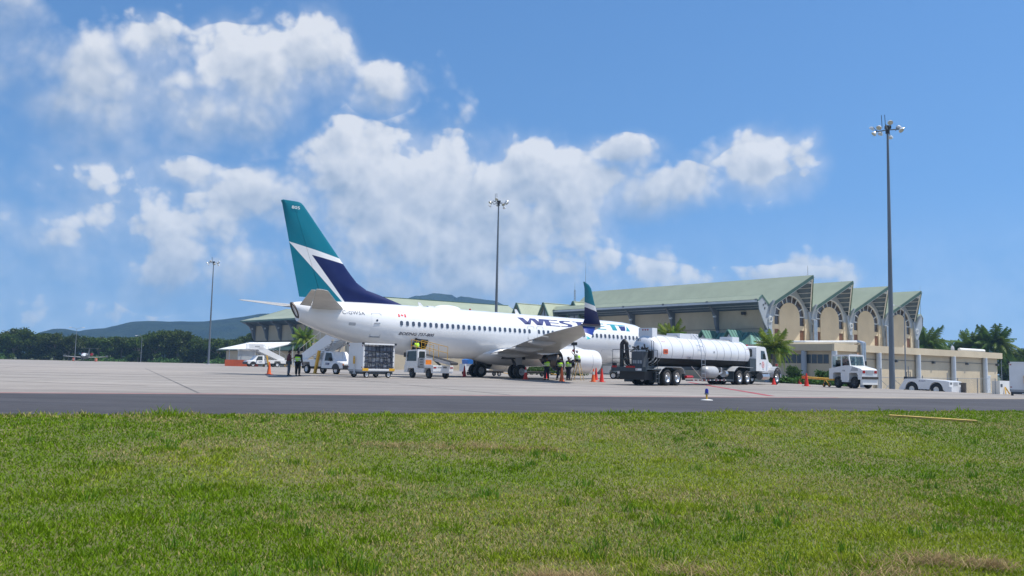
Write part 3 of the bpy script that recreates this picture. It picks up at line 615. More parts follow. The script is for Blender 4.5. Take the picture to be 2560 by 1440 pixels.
for s0 in (17.14, 16.16): hatch('overwing_exit', s0, s0+.68, 3.27, 4.39)
hatch('forward_service_door', 3.3, 4.1, 2.7, 4.5); hatch('forward_cargo_door', 8.1, 9.3, 1.75, 2.75)
hatch('air_outlet', 33.5, 34.0, 3.58, 3.8, 'grey', .02, .02, -1, False)
# flight deck windows
for side in (-1, 1):
    for (s0, s1, z0, z1) in ((1.75,2.45,4.12,4.42),(2.5,3.1,4.12,4.62),(3.15,3.65,4.15,4.6)): MB().poly([skin(s0,z0,.01,side), skin(s1,z0,.01,side), skin(s1,z1,.01,side), skin(s0+.25,z1,.01,side)]).build('flight_deck_window', 'glass', AC)
MB().ball((19.6-24.7, 0, 5.42), (1.3, .42, .33), 24, 10).build('antenna_radome', 'acwhite', AC)
for s_, h_ in ((27.15,.34),(17.6,.42)): MB().prism([(19.6-s_+.25,5.4),(19.6-s_-.2,5.4),(19.6-s_-.32,5.44+h_),(19.6-s_-.12,5.44+h_)], 'y', -.02, .02).build('blade_antenna', 'acwhite', AC)
MB().box(19.6-26.6, 19.6-26.1, -.2, .2, 5.44, 5.56).build('antenna_box', 'acwhite', AC)
MB().ball((19.6-22.5, 0, 5.46), (.1,.1,.16), 10, 6).build('beacon', 'redlens', AC)
# lettering wrapped onto the skin
def wrap(polys, name, m, off=.010):
    bm = bmesh.new()
    for P in polys: bm.faces.new([bm.verts.new((s, 0, z)) for s, z in P])
    zs = [v.co.z for v in bm.verts]; z = math.floor(min(zs)*12)/12
    while z < max(zs):
        bmesh.ops.bisect_plane(bm, geom=bm.verts[:]+bm.edges[:]+bm.faces[:], plane_co=(0,0,z), plane_no=(0,0,1)); z += 1/12
    bmesh.ops.triangulate(bm, faces=bm.faces)
    for v in bm.verts: v.co = skin(v.co.x, v.co.z, off)
    me = bpy.data.meshes.new(name); bm.to_mesh(me); bm.free(); me.materials.append(MT[m]); return link(name, me, AC)
def wraptext(body, s_left, s_right, z0, z1, m, bold=0, shear=0, name='lettering', space=1):
    v, f = text_mesh(body, bold, shear, space); k = (s_right-s_left)/v[:,0].max(); q = (z1-z0)/v[:,1].max()
    return wrap([[(s_left+v[i][0]*k, z0+v[i][1]*q) for i in p] for p in f], name, m)
wraptext('C-GWSA', 34.5, 32.8, 4.38, 4.66, 'greytext', .004, name='registration', space=1.1)
wraptext('BOEING 737-800', 30.05, 27.0, 3.06, 3.29, 'dktext', .02, .35, name='type_lettering')
wraptext('Canada', 30.0, 29.42, 4.78, 4.90, 'flagred', 0, 0, 'country_lettering')
wrap([[(30.08,4.42),(29.93,4.42),(29.93,4.68),(30.08,4.68)], [(29.55,4.42),(29.40,4.42),(29.40,4.68),(29.55,4.68)],
      [(29.74,4.44),(29.755,4.50),(29.86,4.50),(29.82,4.54),(29.88,4.58),(29.80,4.60),(29.79,4.63),(29.74,4.67),(29.69,4.63),(29.68,4.60),(29.60,4.58),(29.66,4.54),(29.62,4.50),(29.725,4.50)]], 'flag', 'flagred')
z0, z1 = 4.53, 5.09; Z = lambda q: z0+(z1-z0)*q
W_ = [[(18.5,Z(1)),(17.9,Z(1)),(17.42,Z(0)),(18.0,Z(0))],[(17.95,Z(0)),(17.42,Z(0)),(16.98,Z(1)),(17.16,Z(1))],[(17.2,Z(1)),(16.6,Z(1)),(16.15,Z(0)),(16.72,Z(0))],[(16.62,Z(0)),(16.12,Z(0)),(15.62,Z(1)),(16.2,Z(1))]]
def E_(a, b): t_ = abs(a-b); k = -1; return [[(a,Z(0)),(a-t_*.36,Z(0)),(a-t_*.36,Z(1)),(a,Z(1))],[(a-t_*.3,Z(.88)),(b,Z(.88)),(b,Z(1)),(a-t_*.3,Z(1))],[(a-t_*.3,Z(.46)),(b+.05,Z(.46)),(b+.05,Z(.57)),(a-t_*.3,Z(.57))],[(a-t_*.3,Z(0)),(b,Z(0)),(b,Z(.12)),(a-t_*.3,Z(.12))]]
def T_(a, b): t_ = abs(a-b); return [[(a,Z(.89)),(b,Z(.89)),(b,Z(1)),(a,Z(1))],[(a-t_*.28,Z(0)),(a-t_*.72,Z(0)),(a-t_*.72,Z(.92)),(a-t_*.28,Z(.92))]]
def S_(a, b):
    L = abs(a-b)
    top = [(a-L*x, Z(y)) for x, y in ((.97,.86),(.97,.99),(.45,1.0),(.12,.94),(.0,.76),(.06,.58),(.32,.46),(.60,.36),(.64,.24),(.52,.13),(.28,.10),(.02,.13))]
    bot = [(a-L*x, Z(y)) for x, y in ((.02,.02),(.45,.0),(.85,.07),(1.0,.27),(.94,.46),(.68,.57),(.42,.66),(.35,.75),(.44,.85),(.62,.88))]
    P = top+bot; return [P]
wrap(W_, 'fuselage_lettering', 'navy'); wrap(E_(15.72,14.12), 'fuselage_lettering', 'navy'); wrap(S_(14.05,12.66), 'fuselage_lettering', 'navy'); wrap(T_(12.4,11.05), 'fuselage_lettering', 'navy')
wrap([[(10.55,Z(.89)),(9.95,Z(.89)),(9.95,Z(1)),(10.55,Z(1))],[(10.45,Z(.15)),(9.95,Z(.15)),(9.95,Z(.95)),(10.45,Z(.95))],[(10.95,Z(-.02)),(10.2,Z(-.02)),(9.98,Z(.18)),(10.45,Z(.2)),(10.95,Z(.1))]], 'fuselage_lettering', 'teal')
wrap(E_(9.85,8.72), 'fuselage_lettering', 'teal'); wrap(T_(8.3,7.0), 'fuselage_lettering', 'teal')
wrap([[(7.05,Z(.98)),(5.85,Z(.98)),(6.85,Z(.72))],[(6.22,Z(0)),(5.72,Z(0)),(5.82,Z(.9))]], 'logo_mark', 'teal'); wrap([[(6.95,Z(.68)),(6.05,Z(.84)),(6.35,Z(.02)),(6.88,Z(.02))]], 'logo_mark', 'navy')
# ------------------------------------------------------------------ fuel tanker (local x forward; origin at the trailer tandem)
def rail(mb, pts, posts, z0, r=.02):
    mb.tube(pts, r, 6)
    for p in posts: mb.cyl((p[0], p[1], z0), p, r, None, 6)
TK = thing('fuel_tanker', 'long white fuel tanker trailer coupled to a white day cab truck', 'truck', (9.4, 55.7, 0), R(50))
prof = [(-1.75,.02),(-1.72,.35),(-1.62,.68),(-1.45,.88),(-1.25,.97),(-1.0,1.0)]; prof += [(-1.0+i*1.25,1.0) for i in range(1,11)]; prof += [(11.7,1.0),(11.95,.97),(12.1,.88),(12.2,.6),(12.24,.02)]
MB().lathe(prof, (0,0,2.2), 'x', 40).build('tank', 'tank', TK)
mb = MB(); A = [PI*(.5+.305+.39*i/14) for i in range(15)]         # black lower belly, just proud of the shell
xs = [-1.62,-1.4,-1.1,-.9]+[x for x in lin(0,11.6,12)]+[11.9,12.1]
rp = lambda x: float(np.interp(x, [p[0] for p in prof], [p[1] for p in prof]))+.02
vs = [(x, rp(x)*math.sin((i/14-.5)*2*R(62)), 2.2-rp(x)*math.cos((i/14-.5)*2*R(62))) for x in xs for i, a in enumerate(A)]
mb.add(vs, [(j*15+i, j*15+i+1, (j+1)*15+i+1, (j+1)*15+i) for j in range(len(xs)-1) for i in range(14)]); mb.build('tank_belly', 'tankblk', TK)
for x in (-1.0,.35,1.75,3.15,4.9,6.6,7.7,8.8,10.0,11.2): MB().lathe([(x-.014,1.0),(x-.014,1.016),(x+.014,1.016),(x+.014,1.0)], (0,0,2.2), 'x', 40).build('tank_ring', 'ring', TK)
for x0, x1, z1 in ((-1.35,-.75,3.62),(2.2,3.7,3.42),(3.75,4.75,3.46),(10.0,11.1,3.48)):
    mb = MB(); mb.box(x0, x1, -.5, .5, 3.05, z1); o = mb.build('manhole_guard', 'tank', TK)
    if x0 < 0:
        for k in (-.18,0,.18): MB().ball((x0-.01, k, z1-.12), (.03,.05,.05), 8, 6).build('marker_light', 'redlens', o)
mb = MB(); mb.box(-.8, 11, -.3, .3, 3.12, 3.24); mb.build('catwalk', 'grey', TK)
text('7281', .45, .16, 'dktext', TK, (-1.66,.62,2.78), (-.0,-1,0), (.25,0,.97), .01, name='number')
text('F-407', .5, .16, 'dktext', TK, (2.3,-1.013,1.72), (1,0,0), (0,0,1), .01, .2, name='number')
o = MB().prism([(a-.55,b+2.15) for a, b in rr(.55,.3,.02,1)], 'y', -1.03, -1.008).build('hazard_label', 'orange', TK)
text('1863', .42, .2, 'dktext', o, (-.76,-1.036,2.05), (1,0,0), (0,0,1), .01, name='number')
for x, zz in ((-.8,2.75),(11.4,2.6)):
    text('NO FUMAR', .45, .07, 'redp', TK, (x,-1.0*math.cos(math.asin(zz-2.2))-.014,zz), (1,0,0), (0,.5,.85), name='lettering')
text('UN', .22, .14, 'dktext', TK, (6.0,-1.01,2.2), (1,0,0), (0,0,1), .01, name='lettering')
# chassis
mb = MB()
for y in (-.45,.45): mb.box(-2.4, 10.9, y-.06, y+.06, 1.0, 1.22)
for x in (-.9,.7,3,6,9,10.5): mb.box(x, x+.1, -.5, .5, 1.0, 1.2)
mb.build('chassis', 'slate', TK)
for x in (-.62,.62):
    mb = MB(); mb.cyl((x,-1,.52), (x,1,.52), .09, None, 10); mb.build('axle', 'dkgrey', TK)
    for sd in (-1,1):
        wheel(TK, (x, sd*1.08, .525), .525, .28, .60, 'metal', sd); wheel(TK, (x, sd*.76, .525), .525, .28, .60, 'metal', sd)
for sd in (-1,1):                                                  # trailer mudguards
    pts = [(-1.75,.72),(-1.4,1.02),(-1.0,1.16),(1.0,1.16),(1.3,1.04),(1.5,.75)]; mb = MB()
    for a, b in zip(pts[:-1], pts[1:]): mb.slab([(a[0],sd*.58,a[1]),(b[0],sd*.58,b[1]),(b[0],sd*1.27,b[1]),(a[0],sd*1.27,a[1])], .03)
    mb.build('mudguard', 'grey', TK)
    MB().box(-1.82,-1.78, sd*1.25 if sd < 0 else .6, -.6 if sd < 0 else 1.25, .2,.8).build('mud_flap', 'slate', TK)
# rear pumping platform with controls
mb = MB(); mb.box(-3.3,-1.5,-1.25,1.25,.98,1.06); mb.box(-3.34,-3.26,-1.25,1.25,.86,1.14); mb.build('rear_platform', 'slate', TK)
mb = MB(); rail(mb, [(-3.25,1.2,2.2),(-3.25,-1.2,2.2),(-1.9,-1.2,2.2)], [(-3.25,1.2,2.2),(-3.25,.5,2.2),(-3.25,-.55,2.2),(-3.25,-1.2,2.2),(-2.5,-1.2,2.2),(-1.9,-1.2,2.2)], 1.05); rail(mb, [(-3.25,1.2,1.65),(-3.25,-.55,1.65)], [], 1.05)
mb.build('guard_rail', 'slate', TK)
mb = MB(); mb.box(-2.9,-2.2,-.75,.05,1.05,2.1); mb.build('pump_cabinet', 'dkgrey', TK)
for k in range(4): MB().box(-2.93,-2.9,-.7+.17*k,-.58+.17*k,1.35,1.55).build('gauge', 'grey', TK)
mb = MB()
for k in range(16):
    a = Vector((-2.75+random.uniform(-.15,.4), random.uniform(-.85,.1), random.uniform(2.1,2.4))); b = a+Vector((random.uniform(-.2,.2), random.uniform(-.3,.3), random.uniform(-.1,.35))); mb.cyl(a, b, random.uniform(.02,.06), None, 8)
mb.build('pipework', 'blackp', TK, kind='stuff')
mb = MB(); mb.tube([(-2.9,.75,1.05),(-2.9,.75,2.55),(-2.85,.62,2.75),(-2.8,.48,2.6),(-2.75,.4,1.3)], .13, 10); mb.build('loading_arm', 'blackp', TK)
mb = MB(); mb.tube([(-2.9,.55,2.0),(-3.0,.3,1.5),(-3.0,-.05,1.15)], .05, 8); mb.tube([(-2.9,.65,2.0),(-3.05,.4,1.45),(-3.0,.1,1.12)], .05, 8); mb.build('hose', 'black', TK)
for y in (-1.0,-.85): MB().tube([(-2.0,y,1.05),(-2.0,y,2.75),(-2.1,y,2.78)], .02, 6).build('lamp_stalk', 'dkgrey', TK)
MB().lathe([(0,.02),(0,.1),(.12,.04)], (-2.95,.15,2.42), 'x', 14).build('work_lamp', 'lens', TK)
MB().box(-2.25,-2.15,-1.1,-.75,1.7,2.15).build('control_box', 'blackp', TK)
for y in (1.1,.92,.1): MB().box(-3.37,-3.33,y-.07,y+.07,1.08,1.2).build('tail_lamp', 'redlens', TK)
for y in (-.05,-.22,-.4): MB().box(-3.37,-3.33,y-.07,y+.07,1.08,1.2).build('tail_lamp', 'redlens', TK)
o = MB().box(-3.37,-3.34,-.95,-.55,.92,1.05).build('number_plate', 'white', TK)
text('P', .12, .09, 'redp', o, (-3.375,-.6,.94), (0,-1,0), (0,0,1))
mb = MB(); mb.box(-2.9,-1.9,-.9,.9,.35,.9); mb.build('pump_housing', 'blackp', TK)
mb = MB(); mb.bar((-1.65,-1.2,.9),(-1.65,-1.2,.15),.04); mb.bar((-2.05,-1.2,.9),(-2.05,-1.2,.15),.04)
for z in (.2,.45,.7): mb.bar((-1.65,-1.2,z),(-2.05,-1.2,z),.04)
mb.build('step', 'dkgrey', TK)
# ladder, side tanks, guard rail
mb = MB()
for x in (3.85,4.35): mb.tube([(x,-1.25,.42),(x,-1.22,2.1),(x,-.95,3.0),(x,-.55,3.4)], .022, 6)
for i in range(9): z = .5+.3*i; y = float(np.interp(z, [.4,2.1,3.0,3.4], [-1.25,-1.22,-.95,-.55])); mb.cyl((3.85,y,z), (4.35,y,z), .016, None, 6)
mb.cyl((2.6,-1.15,1.25), (3.85,-1.25,.45), .025, None, 6); mb.build('ladder', 'metal', TK)
mb = MB(); mb.lathe([(4.65,.02),(4.7,.22),(4.82,.36),(5.0,.42),(6.3,.42),(6.35,.40)], (0,-.85,.88), 'x', 24, True); mb.build('air_receiver', 'grey', TK)
mb = MB(); mb.lathe([(0,.02),(0,.24),(.35,.24),(.35,.02)], (0,0,0), 'x', 20); mb.build('end_plate', 'metal', TK, (7.8,-.85,.78))
mb = MB(); mb.tube([(6.35,-.85,.8),(6.9,-.95,.75),(7.2,-1.0,.85),(7.2,-1.0,1.15),(7.0,-1.0,1.2)], .07, 8); mb.build('pipe', 'metal', TK)
mb = MB(); mb.cyl((1.9,-1.1,.55), (2.75,-1.1,.55), .10, None, 12); mb.cyl((2.75,-1.1,.55), (2.9,-1.1,.55), .05, None, 8); mb.build('fire_extinguisher', 'redp', TK)
g = MB().box(1.75, 8.6, -1.24, -1.18, .30, .40).build('side_guard', 'slate', TK)
for i in range(18):
    if i == 10: continue
    MB().box(2.4+.29*i, 2.4+.29*i+.13, -1.245, -1.24, .32, .38).build('reflector', 'whitecl' if i % 2 else 'redlens', g)
mb = MB(); mb.box(1.9,2.05,-1.0,-.8,.35,1.1); mb.build('landing_leg', 'slate', TK)
# tractor unit
for x in (9.75,11.05):
    mb = MB(); mb.cyl((x,-1,.52), (x,1,.52), .1, None, 10); mb.build('axle', 'dkgrey', TK)
    for sd in (-1,1):
        wheel(TK, (x, sd*1.08, .525), .525, .28, .60, 'metal', sd); wheel(TK, (x, sd*.76, .525), .525, .28, .60, 'metal', sd)
for sd in (-1,1):
    pts = [(8.75,.95),(9.1,1.18),(9.5,1.3),(11.9,1.24)]; mb = MB()
    for a, b in zip(pts[:-1], pts[1:]): mb.slab([(a[0],sd*.6,a[1]),(b[0],sd*.6,b[1]),(b[0],sd*1.25,b[1]),(a[0],sd*1.25,a[1])], .03)
    mb.build('mudguard', 'grey', TK)
    o = MB().box(8.6,8.64, -1.25 if sd < 0 else .6, -.6 if sd < 0 else 1.25, .2,.98).build('mud_flap', 'slate', TK)
    wheel(TK, (16.5, sd*1.02, .525), .525, .28, .60, 'metal', sd)
mb = MB(); mb.box(9.0,17.2,-.45,.45,.72,.95); mb.cyl((16.5,-.95,.52), (16.5,.95,.52), .1, None, 8); mb.build('truck_frame', 'slate', TK)
cabp = [(13.05,1.02),(15.25,1.02),(15.3,1.75),(14.75,2.78),(14.55,2.86),(13.2,2.9),(13.05,2.8)]
cab = MB().prism(cabp, 'y', -.98, .98).build('cab', 'white', TK)
hood = MB(); hood.loft([[(15.22,y,z) for y,z in ((-.72,1.0),(.72,1.0),(.72,1.78),(.5,1.9),(-.5,1.9),(-.72,1.78))], [(16.4,y,z) for y,z in ((-.62,.95),(.62,.95),(.62,1.66),(.45,1.78),(-.45,1.78),(-.62,1.66))], [(17.05,y,z) for y,z in ((-.52,.9),(.52,.9),(.52,1.48),(.4,1.62),(-.4,1.62),(-.52,1.48))], [(17.12,y,z) for y,z in ((-.45,.95),(.45,.95),(.45,1.4),(.3,1.5),(-.3,1.5),(-.45,1.4))]]); hood.build('hood', 'white', TK)
for sd in (-1,1):
    ar = [(16.5+.86*math.cos(a), .62+.80*math.sin(a)) for a in [PI*i/9 for i in range(10)]]; mb = MB()
    for a, b in zip(ar[:-1], ar[1:]): mb.slab([(a[0],sd*.55,a[1]),(b[0],sd*.55,b[1]),(b[0],sd*1.2,b[1]-.04),(a[0],sd*1.2,a[1]-.04)], .04, (0,0,1))
    mb.build('front_fender', 'grey', TK)
    w_ = MB(); w_.prism([(13.75,1.95),(14.9,1.95),(14.62,2.55),(13.75,2.6)], 'y', sd*.984-.004, sd*.984+.004)
    d_ = MB().prism([(13.62,1.08),(15.1,1.08),(15.08,1.9),(14.66,2.68),(13.62,2.7)], 'y', sd*.982-.002, sd*.982+.002).build('door', 'white', TK)
    w_ = MB().prism([(13.85,1.92),(14.85,1.92),(14.5,2.55),(13.85,2.58)], 'y', sd*.99-.004, sd*.99+.004).build('door_window', 'truckglass', d_)
    MB().box(13.66,13.82, sd*1.0-.02, sd*1.0+.02, 1.55,1.62).build('door_handle', 'blackp', d_)
    mb = MB(); mb.cyl((15.1,sd*1.02,2.0),(15.15,sd*1.32,2.05),.018,None,6); mb.box(15.1,15.18,sd*1.3-.09,sd*1.3+.09,1.95,2.35); mb.build('mirror', 'blackp', TK)
    MB().cyl((13.7,sd*.95,.62),(15.0,sd*.95,.62),.27,None,18).build('fuel_tank', 'metal', TK)
    MB().box(13.7,15.0,sd*1.05-.12,sd*1.05+.12,.88,1.0).build('cab_step', 'grey', TK)
    MB().ball((16.95,sd*.95,1.15),(.06,.1,.09),10,6).build('headlight', 'lens', TK); MB().box(16.7,16.85,sd*1.0-.06,sd*1.0+.06,1.45,1.6).build('side_lamp', 'redlens', TK)
mb = MB().prism([(a,b+2.38) for a,b in rr(1.3,.6,.1)], 'x', 13.03, 13.046).build('rear_window', 'truckglass', TK)
mb = MB().box(12.0,13.03,-.95,.95,1.0,1.95).build('equipment_box', 'slate', TK)
mb = MB(); mb.slab([(15.28,-.85,1.9),(15.28,.85,1.9),(14.82,.82,2.7),(14.82,-.82,2.7)], .02, (-.87,0,-.5)); mb.build('windscreen', 'truckglass', TK)
MB().box(17.1,17.32,-1.15,1.15,.55,.82).build('bumper', 'metal', TK)
MB().ball((13.5,0,2.95),(.09,.09,.09),10,6).build('beacon', 'redlens', TK)
# roundel on the door
ro = MB(); ro.cyl((14.25,-.984,1.5),(14.25,-.99,1.5),.24,None,24); ro = ro.build('door_emblem', 'flagred', TK); mb = MB(); mb.cyl((14.25,-.99,1.5),(14.25,-.994,1.5),.19,None,24); mb.build('emblem_field', 'whitecl', ro)
text('B', .17, .24, 'flagred', ro, (14.17,-.997,1.38), (1,0,0), (0,0,1), .02)
text('721', .3, .13, 'greytext', TK, (14.1,-.988,1.1), (1,0,0), (0,0,1), .01, name='number')

# ------------------------------------------------------------------ passenger stair trucks (x forward)
ST_ = thing('stair_truck', 'white pickup stair truck raised under the tail of the airliner', 'stair truck', (-17.0, 75.4, 0), R(-43), 'passenger stair trucks')
body = MB(); body.loft([[(x,y,z) for y,z in ((-h_,z0),(h_,z0),(h_,z1),(h_*.93,z2),(-h_*.93,z2),(-h_,z1))] for x,h_,z0,z1,z2 in ((2.2,.93,.5,1.05,1.15),(3.9,.95,.5,1.05,1.15),(4.2,.95,.48,1.02,1.12),(5.1,.9,.5,.95,1.02),(5.25,.82,.55,.85,.92))]); body.build('body', 'white', ST_)
cab = MB(); cab.loft([[(2.3,y,z) for y,z in ((-.93,.95),(.93,.95),(.78,1.85),(-.78,1.85))],[(2.45,y,z) for y,z in ((-.93,.95),(.93,.95),(.76,1.93),(-.76,1.93))],[(3.45,y,z) for y,z in ((-.93,.95),(.93,.95),(.74,1.9),(-.74,1.9))],[(4.15,y,z) for y,z in ((-.93,.95),(.93,.95),(.9,1.13),(-.9,1.13))]]); cab.build('cab', 'white', ST_)
for sd in (-1,1):
    d_ = MB().slab([(2.5,sd*.945,.6),(3.75,sd*.945,.6),(3.75,sd*.935,1.08),(2.5,sd*.935,1.08)], .01, (0,sd,0)).build('door', 'white', ST_)
    MB().slab([(2.62,sd*.925,1.12),(3.78,sd*.925,1.12),(3.38,sd*.80,1.78),(2.62,sd*.80,1.80)], .02, (0,sd,0)).build('door_window', 'truckglass', d_)
    MB().box(3.5,3.62,sd*1.05-.11,sd*1.05+.11,1.1,1.4).build('mirror', 'blackp', ST_)
    MB().box(5.05,5.24,sd*.75-.13,sd*.75+.13,.72,.9).build('headlight', 'amber', ST_)
    for x in (0,4.25): wheel(ST_, (x,sd*.83,.39),.39,.26,.58,'white',sd)
    ar = [(4.25+.52*math.cos(a),.42+.5*math.sin(a)) for a in [PI*i/8 for i in range(9)]]; mb = MB(); mb.prism(ar, 'y', sd*.955-.008, sd*.955+.008); mb.build('wheel_arch', 'blackp', ST_)
MB().slab([(4.12,-.86,1.16),(4.12,.86,1.16),(3.48,.72,1.86),(3.48,-.72,1.86)], .02, (.75,0,.66)).build('windscreen', 'truckglass', ST_)
MB().box(5.2,5.4,-.9,.9,.42,.78).build('bumper', 'blackp', ST_)
bed = MB(); bed.prism([(-1.9,.62),(-.62,.62),(-.5,1.0),(.5,1.0),(.62,.62),(2.15,.62),(2.15,1.2),(-1.6,1.2),(-1.9,1.05)], 'y', -.98, .98); bed.build('stair_bed', 'white', ST_)
MB().box(-1.6,4.9,-.35,.35,.4,.62).build('frame', 'slate', ST_)
# the flight: side panels, treads, landing, handrails
for sd in (-1,1):
    MB().prism([(-1.35,1.2),(-.2,1.2),(3.3,2.62),(3.3,3.25),(2.4,3.25),(-1.35,1.55)], 'y', sd*.75-.03, sd*.75+.03).build('side_panel', 'white', ST_)
    mb = MB(); rail(mb, [(-1.5,sd*.75,2.1),(2.4,sd*.75,3.95),(4.9,sd*.75,3.95)], [(-1.5,sd*.75,2.1),(-.4,sd*.75,2.62),(.7,sd*.75,3.15),(1.6,sd*.75,3.57),(2.4,sd*.75,3.95),(3.5,sd*.75,3.95),(4.9,sd*.75,3.95)], 1.3+.0); mb.build('handrail', 'metal', ST_)
    o = MB().box(2.5,4.9,sd*.76-.02,sd*.76+.02,3.05,3.8).build('landing_panel', 'white', ST_)
    text('AVIAM' , .8, .22, 'dktext', o, ((3.2 if sd < 0 else 4.0),sd*.79,3.3), (1 if sd < 0 else -1,0,0), (0,0,1))
for i in range(12): MB().box(-1.3+.31*i,-1.0+.31*i,-.72,.72,1.3+.148*i,1.34+.148*i).build('tread', 'grey', ST_)
MB().box(2.4,5.0,-.8,.8,2.9,3.02).build('landing', 'white', ST_)
mb = MB(); mb.bar((1.9,-.6,1.2),(3.2,-.6,2.7),.1); mb.bar((1.9,.6,1.2),(3.2,.6,2.7),.1); mb.bar((2.2,-.6,2.1),(4.6,-.6,2.9),.09); mb.bar((2.2,.6,2.1),(4.6,.6,2.9),.09); mb.build('lift_frame', 'grey', ST_)
for sd in (-1,1):
    mb = MB(); mb.bar((1.55,sd*1.1,.05),(2.0,sd*1.05,1.95),.2,.2); mb.box(1.35,1.8,sd*1.1-.16,sd*1.1+.16,0,.06); mb.build('outrigger', 'yellow', ST_)
for sd in (-1,1): MB().bar((-1.7,sd*.6,.6),(-2.2,sd*.6,.06),.08).build('step', 'yellow', ST_)
text('AVIAM', .62, .22, 'navy', ST_, (2.75,-.958,.75), (1,0,0), (0,0,1), .01, .2); text('MIVA'[::-1], .62, .22, 'navy', ST_, (3.4,.958,.75), (-1,0,0), (0,0,1), .01, .2)
dupe(ST_, (-40.3, 148, G(-40.3,148)), R(218), 'white pickup stair truck parked by the white canopy and orange barrier')

# ------------------------------------------------------------------ baggage carts with netted side
BC = thing('baggage_cart', 'white box baggage cart with a full cargo net, beside the stair truck', 'baggage cart', (-9.85, 61.2, 0), R(46), 'baggage carts')
mb = MB(); mb.box(-1.35,1.35,-.85,.85,.42,.56); mb.build('chassis', 'grey', BC)
mb = MB(); mb.box(-1.35,1.35,-.72,.72,.25,.42); mb.build('underframe', 'dkgrey', BC)
for sx in (-1,1):
    o = MB().box(sx*1.35-.03, sx*1.35+.03, -.85,.85,.56,2.3).build('end_panel', 'white', BC)
    for y in (-.78,.78):
        for z in (.72,2.2): MB().box(sx*1.385-.008,sx*1.385+.008,y-.05,y+.05,z-.03,z+.03).build('reflector', 'redlens', o)
    for y in (-.82,.82): MB().box(sx*1.3-.05,sx*1.3+.05,y-.05,y+.05,.5,2.34).build('corner_post', 'white', BC)
    for sd in (-1,1): wheel(BC,(sx*.95,sd*.72,.22),.22,.15,.62,'whitecl',sd)
mb = MB(); mb.box(-1.42,1.42,-.9,.9,2.3,2.4); mb.build('roof', 'white', BC)
for sx in (-1,1):
    for sy in (-1,1): MB().box(sx*1.4-.07,sx*1.4+.07,sy*.88-.06,sy*.88+.06,2.3,2.44).build('corner_bumper', 'blackp', BC)
MB().box(-.9,.9,-.89,-.85,.5,.62).build('sill', 'white', BC)
for x in (-1.15,1.15): MB().box(x-.25,x+.25,-.895,-.85,.48,.66).build('corner_plate', 'yellow', BC)
for i in range(7):                                                  # wrapped bags inside
    for j in range(4):
        x0, z0 = -1.22+.35*i, .58+.41*j; p = random.uniform(-.03,.05)
        MB().box(x0+.01, x0+.34, -.72-p, .6, z0, z0+.38+random.uniform(-.03,.02)).build('bag', 'bagwrap' if (i*3+j) % 4 else 'greycl', BC)
mb = MB()
for i in range(9):
    x = -1.3+.325*i; mb.tube([(x,-.87,.56),(x+.04,-.83,1.4),(x,-.87,2.3)], .022, 4)
for z in (.75,1.1,1.5,1.9,2.2): mb.tube([(-1.3,-.87,z),(0,-.82,z-.05),(1.3,-.87,z)], .025, 4)
mb.build('cargo_net', 'navycl', BC)
mb = MB(); mb.bar((-1.45,0,.3),(-1.5,0,1.0),.07); mb.bar((-1.45,-.16,.3),(-1.45,.16,.3),.06); o = mb.build('drawbar', 'whitecl', BC); mb = MB(); mb.bar((-1.5,0,.95),(-1.5,0,1.35),.09); mb.lathe([(-.02,.05),(.02,.05),(.02,.08),(-.02,.08),(-.02,.05)],(-1.5,0,1.42),'x',12); mb.build('tow_eye', 'yellow', o)
dupe(BC, (34.75, 58.4, G(34.75,58.4)), R(60), 'white box baggage cart at the far right edge beside the low wall')

# ------------------------------------------------------------------ belt loader (x forward towards the hold)
BLD = thing('belt_loader', 'white belt loader with a cab and yellow handrails at the open hold door', 'belt loader', (-5.25, 62.4, 0), R(127)); BLD.scale = (.95,.9,.95)
mb = MB(); mb.prism([(-.75,.42),(-.55,.42),(-.45,.8),(.45,.8),(.55,.42),(1.9,.42),(2.0,.75),(2.9,.75),(3.0,.42),(3.5,.42),(3.5,1.0),(-.75,1.0)], 'y', -.95, .95); mb.build('chassis', 'white', BLD)
for x in (0,2.45):
    for sd in (-1,1): wheel(BLD,(x,sd*.78,.36),.36,.24,.55,'dkgrey',sd)
cb_ = MB(); cb_.prism([(1.5,1.0),(3.4,1.0),(3.25,2.15),(1.5,2.2)], 'y', .15, .93); cb_ = cb_.build('cab', 'white', BLD)
MB().prism([(a+.54,b+1.55) for a,b in rr(.56,1.0,.08)], 'x', 1.485, 1.497).build('rear_window', 'truckglass', cb_)
MB().prism([(1.7,1.3),(3.15,1.3),(3.05,2.05),(1.7,2.08)], 'y', .934, .942).build('side_window', 'truckglass', cb_)
MB().box(3.2,3.34,1.0,1.12,1.6,1.95).build('mirror', 'blackp', cb_)
mb = MB(); mb.box(.45,1.45,.2,.95,.75,1.55); o = mb.build('engine_box', 'grey', BLD)
for z in (1.0,1.2,1.4): MB().box(.7,1.1,.95,.965,z,z+.06).build('vent', 'dkgrey', o)
MB().box(.44,.452,.3,.85,1.05,1.4).build('hazard_panel', 'amber', o)
mb = MB(); mb.box(-.8,-.75,-.95,.95,.55,.98); tb = mb.build('tail_panel', 'white', BLD)
for y in (-.78,.78): MB().box(-.815,-.8,y-.13,y+.13,.78,.88).build('tail_lamp', 'redlens', tb)
for y in (-.05,-.22): MB().lathe([(0,.02),(0,.06),(-.03,.06)],(-.81,y,.85),'x',12).build('socket', 'blackp', tb)
text('AVIAM', .42, .12, 'dktext', tb, (-.806,.55,.78), (0,-1,0), (0,0,1))
bm_ = MB(); bm_.prism([(-1.7,1.08),(-1.6,1.02),(4.3,1.86),(4.3,2.08),(-1.7,1.22)], 'y', -.72, -.02); bm_.build('conveyor_frame', 'grey', BLD)
